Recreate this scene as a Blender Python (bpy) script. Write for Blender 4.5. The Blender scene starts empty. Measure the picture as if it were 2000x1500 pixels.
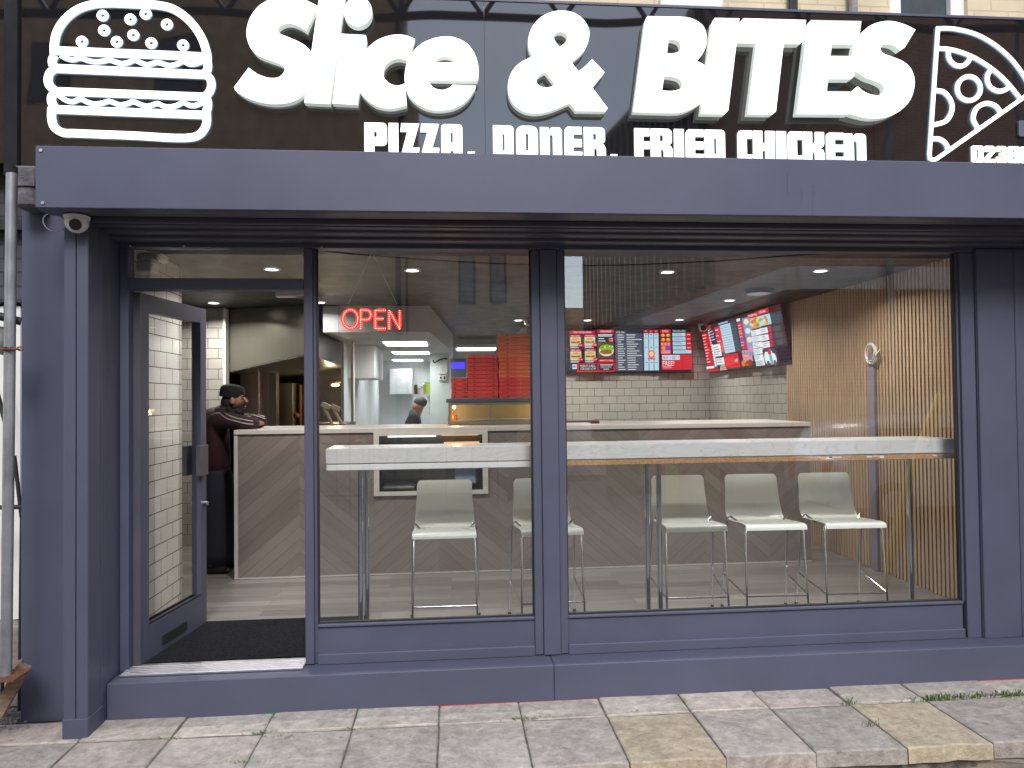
import bpy, bmesh, math, random
from mathutils import Vector, Matrix
from mathutils.geometry import tessellate_polygon
random.seed(7)
R = math.radians
SC = bpy.context.scene
COL = SC.collection

# ------------------------------------------------------------------ camera
FPX, YAW, PIT, ROL = 1420.0, R(4.88), R(1.15), R(0.627)
CAM = Vector((0, -4.1536, 1.45))
cf = Vector((math.sin(YAW)*math.cos(PIT), math.cos(YAW)*math.cos(PIT), math.sin(PIT)))
r0 = Vector((math.cos(YAW), -math.sin(YAW), 0)); u0 = r0.cross(cf)
cr = r0*math.cos(ROL) - u0*math.sin(ROL)
cu = u0*math.cos(ROL) + r0*math.sin(ROL)
cd = bpy.data.cameras.new('camera'); co = bpy.data.objects.new('camera', cd); COL.objects.link(co)
M = Matrix.Identity(4)
for i in range(3):
    M[i][0], M[i][1], M[i][2], M[i][3] = cr[i], cu[i], -cf[i], CAM[i]
co.matrix_world = M
cd.sensor_fit = 'HORIZONTAL'; cd.sensor_width = 36; cd.lens = 36*FPX/2000
cd.clip_start = 0.05; cd.clip_end = 800
SC.camera = co

# ------------------------------------------------------------------ sky, sun, exposure
SUN_EL, SUN_AZ = R(42), R(176)          # overcast: a very broad bright patch of sky high over the street
w = bpy.data.worlds.new('World'); SC.world = w; w.use_nodes = True
nt = w.node_tree; bg = nt.nodes['Background']
sky = nt.nodes.new('ShaderNodeTexSky'); sky.sky_type = 'NISHITA'; sky.sun_disc = False
sky.sun_elevation = SUN_EL; sky.sun_rotation = SUN_AZ; sky.air_density = 1.2; sky.dust_density = 0.35
hs = nt.nodes.new('ShaderNodeHueSaturation'); hs.inputs['Saturation'].default_value = 0.75
nt.links.new(sky.outputs[0], hs.inputs['Color']); nt.links.new(hs.outputs[0], bg.inputs[0])
bg.inputs[1].default_value = 0.15
sd = bpy.data.lights.new('sun', 'SUN'); sd.energy = 1.2; sd.angle = R(24); sd.color = (1, .95, .9)
so = bpy.data.objects.new('sun', sd); COL.objects.link(so)
sdir = Vector((math.sin(SUN_AZ)*math.cos(SUN_EL), math.cos(SUN_AZ)*math.cos(SUN_EL), math.sin(SUN_EL)))
so.rotation_euler = (-sdir).to_track_quat('-Z', 'Y').to_euler(); so.location = (-8, -20, 30)
SC.view_settings.view_transform = 'Standard'; SC.view_settings.look = 'None'
SC.view_settings.gamma = 1; SC.view_settings.exposure = 1.52
SC.render.engine = 'CYCLES'
SC.cycles.use_denoising = True
SC.cycles.max_bounces = 8; SC.cycles.transparent_max_bounces = 16
SC.cycles.sample_clamp_indirect = 6; SC.cycles.caustics_reflective = False; SC.cycles.caustics_refractive = False

# ------------------------------------------------------------------ reading positions off the photograph (2000x1500)
def ray(px, py): return cf + cr*((px-1000)/FPX) - cu*((py-750)/FPX)
def P(px, py, Y):
    d = ray(px, py); return CAM + d*((Y-CAM.y)/d.y)
def G(px, py, z):
    d = ray(px, py); return CAM + d*((z-CAM.z)/d.z)
def Wx(px, py, X):
    d = ray(px, py); return CAM + d*((X-CAM.x)/d.x)

# ------------------------------------------------------------------ materials
def newmat(name):
    m = bpy.data.materials.new(name); m.use_nodes = True
    n = m.node_tree; b = n.nodes['Principled BSDF']
    return m, n, b
def N(n, t, **k):
    x = n.nodes.new(t)
    for a, v in k.items(): setattr(x, a, v)
    return x
def setin(x, **k):
    for a, v in k.items(): x.inputs[a].default_value = v
def pos(n): return N(n, 'ShaderNodeNewGeometry').outputs['Position']
def rgb(c): return (c[0], c[1], c[2], 1)
def pbr(name, col, rough=.5, metal=0, var=.12, vs=6, bump=0, bs=60, spec=.5, rvar=.08, coat=0, stretch=None, col2=None):
    m, n, b = newmat(name)
    setin(b, Roughness=rough, Metallic=metal); b.inputs['Specular IOR Level'].default_value = spec
    if coat: b.inputs['Coat Weight'].default_value = coat; b.inputs['Coat Roughness'].default_value = .08
    tc = N(n, 'ShaderNodeTexCoord'); mp = N(n, 'ShaderNodeMapping')
    n.links.new(tc.outputs['Object'], mp.inputs[0])
    if stretch: mp.inputs['Scale'].default_value = stretch
    no = N(n, 'ShaderNodeTexNoise'); setin(no, Scale=vs, Detail=6, Roughness=.6)
    n.links.new(mp.outputs[0], no.inputs['Vector'])
    mx = N(n, 'ShaderNodeMix', data_type='RGBA')
    a = rgb([max(0, c*(1-var)) for c in col]); c2 = rgb([c*(1+var) for c in col]) if col2 is None else rgb(col2)
    rp = N(n, 'ShaderNodeMapRange'); setin(rp, **{'From Min': .3, 'From Max': .7})
    n.links.new(no.outputs[0], rp.inputs[0]); n.links.new(rp.outputs[0], mx.inputs[0])
    mx.inputs[6].default_value = a; mx.inputs[7].default_value = c2
    n.links.new(mx.outputs[2], b.inputs['Base Color'])
    if rvar:
        r2 = N(n, 'ShaderNodeMapRange'); setin(r2, **{'From Min': .3, 'From Max': .7, 'To Min': max(.02, rough-rvar), 'To Max': min(1, rough+rvar)})
        n.links.new(no.outputs[0], r2.inputs[0]); n.links.new(r2.outputs[0], b.inputs['Roughness'])
    if bump:
        nb = N(n, 'ShaderNodeTexNoise'); setin(nb, Scale=bs, Detail=5)
        n.links.new(mp.outputs[0], nb.inputs['Vector'])
        bm_ = N(n, 'ShaderNodeBump'); setin(bm_, Strength=bump, Distance=.01)
        n.links.new(nb.outputs[0], bm_.inputs['Height']); n.links.new(bm_.outputs[0], b.inputs['Normal'])
    return m
def emit(name, col, s):
    m, n, b = newmat(name)
    setin(b, Roughness=.4); b.inputs['Base Color'].default_value = rgb([min(.8, c) for c in col])
    b.inputs['Emission Color'].default_value = rgb(col); b.inputs['Emission Strength'].default_value = s
    return m
def attr_emit(name, s):
    m, n, b = newmat(name)
    a = N(n, 'ShaderNodeAttribute', attribute_name='Col')
    b.inputs['Base Color'].default_value = (.01, .01, .01, 1); setin(b, Roughness=.25)
    n.links.new(a.outputs['Color'], b.inputs['Emission Color']); b.inputs['Emission Strength'].default_value = s
    return m
def glassmat(name, refl=3.5, tint=(.94, .955, .945), rough=0.0):
    m = bpy.data.materials.new(name); m.use_nodes = True; n = m.node_tree; n.nodes.clear()
    o = N(n, 'ShaderNodeOutputMaterial'); t = N(n, 'ShaderNodeBsdfTransparent'); g = N(n, 'ShaderNodeBsdfGlossy')
    t.inputs[0].default_value = rgb(tint); g.inputs['Roughness'].default_value = rough
    ge = N(n, 'ShaderNodeNewGeometry'); dt = N(n, 'ShaderNodeVectorMath', operation='DOT_PRODUCT')
    n.links.new(ge.outputs['Normal'], dt.inputs[0]); n.links.new(ge.outputs['Incoming'], dt.inputs[1])
    ab = N(n, 'ShaderNodeMath', operation='ABSOLUTE'); n.links.new(dt.outputs['Value'], ab.inputs[0])
    om = N(n, 'ShaderNodeMath', operation='SUBTRACT'); om.inputs[0].default_value = 1; n.links.new(ab.outputs[0], om.inputs[1])
    pw = N(n, 'ShaderNodeMath', operation='POWER'); pw.inputs[1].default_value = 5; n.links.new(om.outputs[0], pw.inputs[0])
    sm = N(n, 'ShaderNodeMath', operation='MULTIPLY_ADD'); sm.inputs[1].default_value = .96; sm.inputs[2].default_value = .04; n.links.new(pw.outputs[0], sm.inputs[0])
    mu = N(n, 'ShaderNodeMath', operation='MULTIPLY', use_clamp=True); mu.inputs[1].default_value = refl
    n.links.new(sm.outputs[0], mu.inputs[0])
    mx = N(n, 'ShaderNodeMixShader'); n.links.new(mu.outputs[0], mx.inputs[0])
    n.links.new(t.outputs[0], mx.inputs[1]); n.links.new(g.outputs[0], mx.inputs[2]); n.links.new(mx.outputs[0], o.inputs[0])
    return m
def coursed(name, axis, bw, bh, c1, c2, mortar, ms=.006, rough=.4, spec=.5, bias=0, bump=.4, noise=.0, coat=0, off=(0, 0)):
    """brick / tile courses in world metres; axis 'x': wall runs along X, 'y': along Y, 'xy': floor"""
    m, n, b = newmat(name); setin(b, Roughness=rough); b.inputs['Specular IOR Level'].default_value = spec
    sx = N(n, 'ShaderNodeSeparateXYZ'); n.links.new(pos(n), sx.inputs[0])
    cx = N(n, 'ShaderNodeCombineXYZ')
    ia, ib = {'x': (0, 2), 'y': (1, 2), 'xy': (0, 1)}[axis]
    for k, i_, o_ in ((0, ia, off[0]), (1, ib, off[1])):
        ad = N(n, 'ShaderNodeMath', operation='ADD'); ad.inputs[1].default_value = o_
        n.links.new(sx.outputs[i_], ad.inputs[0]); n.links.new(ad.outputs[0], cx.inputs[k])
    br = N(n, 'ShaderNodeTexBrick'); br.offset = .5
    setin(br, Scale=1.0, Bias=bias); br.inputs['Mortar Size'].default_value = ms; br.inputs['Mortar Smooth'].default_value = .25
    br.inputs['Brick Width'].default_value = bw; br.inputs['Row Height'].default_value = bh
    br.inputs['Color1'].default_value = rgb(c1); br.inputs['Color2'].default_value = rgb(c2); br.inputs['Mortar'].default_value = rgb(mortar)
    n.links.new(cx.outputs[0], br.inputs['Vector'])
    out = br.outputs['Color']
    if noise:
        no = N(n, 'ShaderNodeTexNoise'); setin(no, Scale=3, Detail=8); n.links.new(pos(n), no.inputs['Vector'])
        mr = N(n, 'ShaderNodeMapRange'); setin(mr, **{'From Min': .3, 'From Max': .7, 'To Min': 1-noise, 'To Max': 1+noise}); n.links.new(no.outputs[0], mr.inputs[0])
        mu = N(n, 'ShaderNodeMix', data_type='RGBA', blend_type='MULTIPLY'); mu.inputs[0].default_value = 1
        n.links.new(out, mu.inputs[6]); n.links.new(mr.outputs[0], mu.inputs[7]); out = mu.outputs[2]
    n.links.new(out, b.inputs['Base Color'])
    inv = N(n, 'ShaderNodeMath', operation='SUBTRACT'); inv.inputs[0].default_value = 1
    n.links.new(br.outputs['Fac'], inv.inputs[1])
    bp = N(n, 'ShaderNodeBump'); setin(bp, Strength=bump, Distance=.006)
    n.links.new(inv.outputs[0], bp.inputs['Height']); n.links.new(bp.outputs[0], b.inputs['Normal'])
    if coat: b.inputs['Coat Weight'].default_value = coat; b.inputs['Coat Roughness'].default_value = .05
    return m
def chevron(name):
    m, n, b = newmat(name); setin(b, Roughness=.45)
    sx = N(n, 'ShaderNodeSeparateXYZ'); n.links.new(pos(n), sx.inputs[0])
    def mth(op, a, c=None):
        x = N(n, 'ShaderNodeMath', operation=op)
        for i, v in enumerate((a, c)):
            if v is None: continue
            if isinstance(v, (int, float)): x.inputs[i].default_value = v
            else: n.links.new(v, x.inputs[i])
        return x.outputs[0]
    colw = .57
    xs = mth('ADD', sx.outputs[0], 1.24+8*colw)
    pp = mth('PINGPONG', xs, colw)
    ci = mth('FLOOR', mth('DIVIDE', xs, colw))
    st = mth('ADD', sx.outputs[2], mth('MULTIPLY', pp, .85))
    si = mth('FLOOR', mth('DIVIDE', st, .105))
    sf = mth('FRACT', mth('DIVIDE', st, .105))
    cv = N(n, 'ShaderNodeCombineXYZ'); n.links.new(ci, cv.inputs[0]); n.links.new(si, cv.inputs[1])
    wn = N(n, 'ShaderNodeTexWhiteNoise', noise_dimensions='3D'); n.links.new(cv.outputs[0], wn.inputs['Vector'])
    # grain runs along the plank
    gv = N(n, 'ShaderNodeCombineXYZ'); n.links.new(mth('MULTIPLY', pp, 4.0), gv.inputs[0]); n.links.new(mth('MULTIPLY', st, 40), gv.inputs[1]); n.links.new(mth('MULTIPLY', wn.outputs[0], 30), gv.inputs[2])
    gn = N(n, 'ShaderNodeTexNoise'); setin(gn, Scale=1.0, Detail=7, Roughness=.65); n.links.new(gv.outputs[0], gn.inputs['Vector'])
    f = mth('ADD', mth('MULTIPLY', wn.outputs[0], .45), mth('MULTIPLY', gn.outputs[0], .75))
    cr_ = N(n, 'ShaderNodeValToRGB'); cr_.color_ramp.elements[0].position = .2; cr_.color_ramp.elements[1].position = .95
    cr_.color_ramp.elements[0].color = (.145, .122, .110, 1); cr_.color_ramp.elements[1].color = (.24, .205, .186, 1)
    n.links.new(f, cr_.inputs[0])
    edge = mth('LESS_THAN', sf, .022)
    mx = N(n, 'ShaderNodeMix', data_type='RGBA'); n.links.new(edge, mx.inputs[0]); n.links.new(cr_.outputs[0], mx.inputs[6]); mx.inputs[7].default_value = (.05, .037, .03, 1)
    n.links.new(mx.outputs[2], b.inputs['Base Color'])
    return m
def planks(name, axis=0, wid=.13, ln=1.3, c0=(.105, .096, .09), c1=(.27, .25, .235), rough=.35):
    m, n, b = newmat(name); setin(b, Roughness=rough)
    sx = N(n, 'ShaderNodeSeparateXYZ'); n.links.new(pos(n), sx.inputs[0])
    cx = N(n, 'ShaderNodeCombineXYZ'); n.links.new(sx.outputs[axis], cx.inputs[0]); n.links.new(sx.outputs[1-axis], cx.inputs[1])
    br = N(n, 'ShaderNodeTexBrick'); br.offset = .37; setin(br, Scale=1.0)
    br.inputs['Mortar Size'].default_value = .0025; br.inputs['Brick Width'].default_value = ln; br.inputs['Row Height'].default_value = wid
    br.inputs['Color1'].default_value = (.15, .15, .15, 1); br.inputs['Color2'].default_value = (.85, .85, .85, 1); br.inputs['Mortar'].default_value = (0, 0, 0, 1)
    n.links.new(cx.outputs[0], br.inputs['Vector'])
    mp = N(n, 'ShaderNodeMapping'); mp.inputs['Scale'].default_value = (2.2, 45, 1); n.links.new(cx.outputs[0], mp.inputs[0])
    no = N(n, 'ShaderNodeTexNoise'); setin(no, Scale=1, Detail=8, Roughness=.65); n.links.new(mp.outputs[0], no.inputs['Vector'])
    a = N(n, 'ShaderNodeMix', data_type='FLOAT'); a.inputs[0].default_value = .62
    n.links.new(br.outputs['Color'], a.inputs[2]); n.links.new(no.outputs[0], a.inputs[3])
    cr_ = N(n, 'ShaderNodeValToRGB'); cr_.color_ramp.elements[0].position = .28; cr_.color_ramp.elements[1].position = .72
    cr_.color_ramp.elements[0].color = rgb(c0); cr_.color_ramp.elements[1].color = rgb(c1)
    n.links.new(a.outputs[0], cr_.inputs[0]); n.links.new(cr_.outputs[0], b.inputs['Base Color'])
    return m
def slabmat(name):
    m, n, b = newmat(name); setin(b, Roughness=.85); b.inputs['Specular IOR Level'].default_value = .25
    a = N(n, 'ShaderNodeAttribute', attribute_name='Col')
    p = pos(n)
    n1 = N(n, 'ShaderNodeTexNoise'); setin(n1, Scale=4.5, Detail=10, Roughness=.7, Distortion=.8); n.links.new(p, n1.inputs['Vector'])
    n2 = N(n, 'ShaderNodeTexNoise'); setin(n2, Scale=22, Detail=9, Roughness=.75); n.links.new(p, n2.inputs['Vector'])
    mr = N(n, 'ShaderNodeMapRange'); setin(mr, **{'From Min': .3, 'From Max': .7, 'To Min': .74, 'To Max': 1.18}); n.links.new(n1.outputs[0], mr.inputs[0])
    mr2 = N(n, 'ShaderNodeMapRange'); setin(mr2, **{'From Min': .3, 'From Max': .7, 'To Min': .66, 'To Max': 1.3}); n.links.new(n2.outputs[0], mr2.inputs[0])
    mu = N(n, 'ShaderNodeMath', operation='MULTIPLY'); n.links.new(mr.outputs[0], mu.inputs[0]); n.links.new(mr2.outputs[0], mu.inputs[1])
    mx = N(n, 'ShaderNodeMix', data_type='RGBA', blend_type='MULTIPLY'); mx.inputs[0].default_value = 1
    n.links.new(a.outputs['Color'], mx.inputs[6]); n.links.new(mu.outputs[0], mx.inputs[7])
    # dark spots of old chewing gum and lichen
    vo = N(n, 'ShaderNodeTexVoronoi'); setin(vo, Scale=5.5, Randomness=1.0); n.links.new(p, vo.inputs['Vector'])
    ds = N(n, 'ShaderNodeTexNoise'); setin(ds, Scale=30); n.links.new(p, ds.inputs['Vector'])
    sz = N(n, 'ShaderNodeMath', operation='MULTIPLY'); sz.inputs[1].default_value = .16; n.links.new(ds.outputs[0], sz.inputs[0])
    lt = N(n, 'ShaderNodeMath', operation='LESS_THAN'); n.links.new(vo.outputs['Distance'], lt.inputs[0]); n.links.new(sz.outputs[0], lt.inputs[1])
    fs = N(n, 'ShaderNodeMath', operation='MULTIPLY'); fs.inputs[1].default_value = .45; n.links.new(lt.outputs[0], fs.inputs[0])
    m2 = N(n, 'ShaderNodeMix', data_type='RGBA'); n.links.new(fs.outputs[0], m2.inputs[0]); n.links.new(mx.outputs[2], m2.inputs[6]); m2.inputs[7].default_value = (.1, .085, .085, 1)
    n.links.new(m2.outputs[2], b.inputs['Base Color'])
    ad = N(n, 'ShaderNodeMath', operation='MULTIPLY_ADD'); ad.inputs[1].default_value = 2.5; n.links.new(n1.outputs[0], ad.inputs[0]); n.links.new(n2.outputs[0], ad.inputs[2])
    bp = N(n, 'ShaderNodeBump'); setin(bp, Strength=.75, Distance=.012); n.links.new(ad.outputs[0], bp.inputs['Height']); n.links.new(bp.outputs[0], b.inputs['Normal'])
    return m

MT = {}
MT['metal'] = pbr('anthracite_powder_coat', (.076, .080, .119), .45, spec=.32, var=.07, vs=2.2, bump=.03, bs=400, rvar=.06)
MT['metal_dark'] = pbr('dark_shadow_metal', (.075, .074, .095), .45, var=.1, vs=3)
MT['gasket'] = pbr('black_rubber', (.012, .012, .014), .6)
MT['alu'] = pbr('bare_aluminium', (.62, .62, .64), .38, 1, var=.1, vs=25, stretch=(1, 8, 1))
MT['chrome'] = pbr('chrome', (.72, .73, .74), .12, 1, var=.03, rvar=.03)
MT['steel'] = pbr('brushed_stainless', (.27, .265, .22), .28, .6, var=.02, vs=3, stretch=(14, 14, .5), rvar=0)
MT['steel_dark'] = pbr('sooty_steel', (.12, .105, .085), .45, .8, var=.3, vs=4)
MT['glass'] = glassmat('shop_glass')
MT['doorglass'] = glassmat('door_pane', .55, (.93, .94, .93))
MT['clear'] = glassmat('thin_clear_glass', 1.0, (.95, .96, .96))
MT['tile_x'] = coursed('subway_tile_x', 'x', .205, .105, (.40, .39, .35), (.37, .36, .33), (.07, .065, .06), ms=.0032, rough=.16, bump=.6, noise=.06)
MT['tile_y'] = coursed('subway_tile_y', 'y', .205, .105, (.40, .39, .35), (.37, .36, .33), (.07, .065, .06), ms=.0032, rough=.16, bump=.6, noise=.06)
MT['tile_l'] = coursed('subway_tile_daylit', 'y', .205, .105, (.66, .65, .62), (.62, .61, .58), (.08, .075, .07), ms=.0032, rough=.16, bump=.6, noise=.06)  # same subway tile, albedo raised to stand in for light from the doorway
MT['chevron'] = chevron('chevron_laminate')
MT['floorwood'] = planks('grey_wood_floor')
MT['white'] = pbr('white_paint', (.72, .72, .71), .5, var=.04)
MT['kitchen'] = pbr('kitchen_wall_panel', (.60, .64, .64), .6, var=.05, vs=1.5)
MT['plaster'] = pbr('white_trim', (.7, .69, .66), .5, var=.05)
MT['ceil'] = pbr('dark_ceiling', (.013, .012, .013), .5, var=.15)
MT['marble'] = pbr('white_marble_laminate', (.76, .76, .74), .3, var=.03, vs=2.5)
MT['chip'] = pbr('raw_chipboard', (.42, .25, .12), .85, var=.45, vs=140, bump=.4, bs=200)
MT['stool'] = pbr('white_moulded_ply', (.84, .86, .81), .3, var=.02, coat=.2)
MT['mat'] = pbr('black_ribbed_mat', (.011, .011, .014), .95, var=.85, vs=70, bump=1.0, bs=90, rvar=0, spec=.08)
MT['slat'] = pbr('oak_slat', (.43, .305, .2), .5, var=.18, vs=5, stretch=(8, 8, .6))
MT['black'] = pbr('matt_black', (.006, .006, .007), .9)
MT['blackgl'] = pbr('gloss_black_plastic', (.012, .012, .014), .2)
MT['cream_y'] = coursed('cream_painted_brick', 'x', .225, .075, (.62, .52, .34), (.58, .48, .31), (.5, .42, .28), ms=.006, rough=.7, noise=.12)
MT['darkbrick'] = coursed('dark_painted_brick', 'x', .225, .078, (.05, .05, .058), (.04, .04, .048), (.02, .02, .022), ms=.008, rough=.6, noise=.2)
MT['galv'] = pbr('galvanised_tube', (.27, .27, .28), .5, .6, var=.25, vs=7)
MT['rust'] = pbr('rusty_iron', (.16, .065, .03), .8, .3, var=.5, vs=30)
MT['iron'] = pbr('black_iron', (.02, .02, .024), .5, .3)
MT['stone'] = pbr('weathered_stone', (.26, .24, .22), .9, var=.3, vs=9, bump=.8, bs=40)
MT['kerbstone'] = pbr('rough_kerb_face', (.19, .155, .125), .95, var=.5, vs=6, bump=1, bs=25)
MT['slab'] = slabmat('york_stone_slab')
MT['joint'] = pbr('mossy_joint', (.13, .12, .09), 1, var=.6, vs=15, bump=1, bs=60, col2=(.22, .19, .16))
MT['grass'] = pbr('weed_green', (.1, .16, .035), .8, var=.4)
MT['asphalt'] = pbr('road_asphalt', (.15, .14, .13), .9, var=.25, vs=3, bump=.5, bs=120)
MT['oldwood'] = pbr('old_scaffold_board', (.22, .145, .1), .85, var=.35, vs=5, stretch=(1, 12, 12))
MT['letter'] = emit('lit_letter_face', (1, 1, .975), .5)
MT['letter_dim'] = emit('lit_letter_face_dim', (.6, .66, .62), .16)
MT['letter_side'] = emit('lit_letter_return', (.6, .66, .6), .22)
MT['neon'] = emit('lit_line_face', (1, 1, .95), .45)
MT['neon_halo'] = emit('lit_line_return', (.5, .68, .8), .25)
MT['led_panel'] = emit('led_panel', (1, 1, 1), 1.5)
MT['lamp'] = emit('downlight_lens', (1, .97, .93), 4)
MT['warm'] = emit('warm_lamp', (1, .5, .13), 4)
MT['screen'] = attr_emit('screen_display', .4)
MT['ledred'] = emit('led_red_glow', (1, .01, .04), .5)
MT['leddot'] = emit('led_dot', (1, .5, .2), .95)
MT['bluelcd'] = emit('blue_lcd', (.07, .05, 1), .6)
MT['redbox'] = pbr('red_pizza_box', (.66, .045, .035), .6, var=.12, vs=4)
MT['orangebox'] = pbr('orange_pizza_box', (.80, .13, .04), .6, var=.12, vs=4)
MT['boxside'] = pbr('pale_box_side', (.5, .45, .36), .7)
MT['skin'] = pbr('skin', (.36, .19, .125), .55, var=.1, vs=20)
MT['maroon'] = pbr('maroon_jersey', (.026, .005, .010), .8, var=.25, vs=14, bump=.3, bs=60)
MT['hairblack'] = pbr('black_hair', (.006, .005, .006), .6, bump=.6, bs=180)
MT['hair2'] = pbr('dark_grey_hair', (.05, .048, .05), .6, bump=.6, bs=180)
MT['navy'] = pbr('navy_cloth', (.010, .012, .024), .85, var=.2, vs=12)
MT['darkshirt'] = pbr('charcoal_cloth', (.03, .03, .04), .85)
MT['stripe'] = pbr('white_stripe', (.7, .68, .66), .7)
MT['camwhite'] = pbr('white_plastic', (.7, .68, .66), .5, var=.05)
MT['wire'] = pbr('grey_wire', (.3, .28, .33), .5)
MT['redpaint'] = pbr('red_paint', (.42, .03, .04), .6)
MT['greenpaint'] = pbr('green_paint', (.02, .22, .14), .6)

# sign panel: gloss black acrylic, slightly warped
m, n, b = newmat('gloss_black_acrylic'); setin(b, Roughness=.03, IOR=1.66); b.inputs['Base Color'].default_value = (.012, .011, .012, 1)
no = N(n, 'ShaderNodeTexNoise'); setin(no, Scale=.9, Detail=1); n.links.new(pos(n), no.inputs['Vector'])
bp = N(n, 'ShaderNodeBump'); setin(bp, Strength=.16, Distance=.08); n.links.new(no.outputs[0], bp.inputs['Height']); n.links.new(bp.outputs[0], b.inputs['Normal'])
MT['acrylic'] = m
# marble veins
m = MT['marble']; n = m.node_tree; b = n.nodes['Principled BSDF']
mpv = N(n, 'ShaderNodeMapping'); mpv.inputs['Scale'].default_value = (2.2, 6, 9); n.links.new(pos(n), mpv.inputs[0])
nv = N(n, 'ShaderNodeTexNoise'); setin(nv, Scale=1.3, Detail=9, Roughness=.62, Distortion=1.6); n.links.new(mpv.outputs[0], nv.inputs['Vector'])
rv = N(n, 'ShaderNodeValToRGB'); e = rv.color_ramp.elements; e[0].position = .485; e[0].color = (.64, .64, .63, 1); e[1].position = .53; e[1].color = (.64, .64, .63, 1)
k_ = e.new(.507); k_.color = (.52, .52, .525, 1)
n.links.new(nv.outputs[0], rv.inputs[0]); n.links.new(rv.outputs[0], b.inputs['Base Color'])

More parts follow.
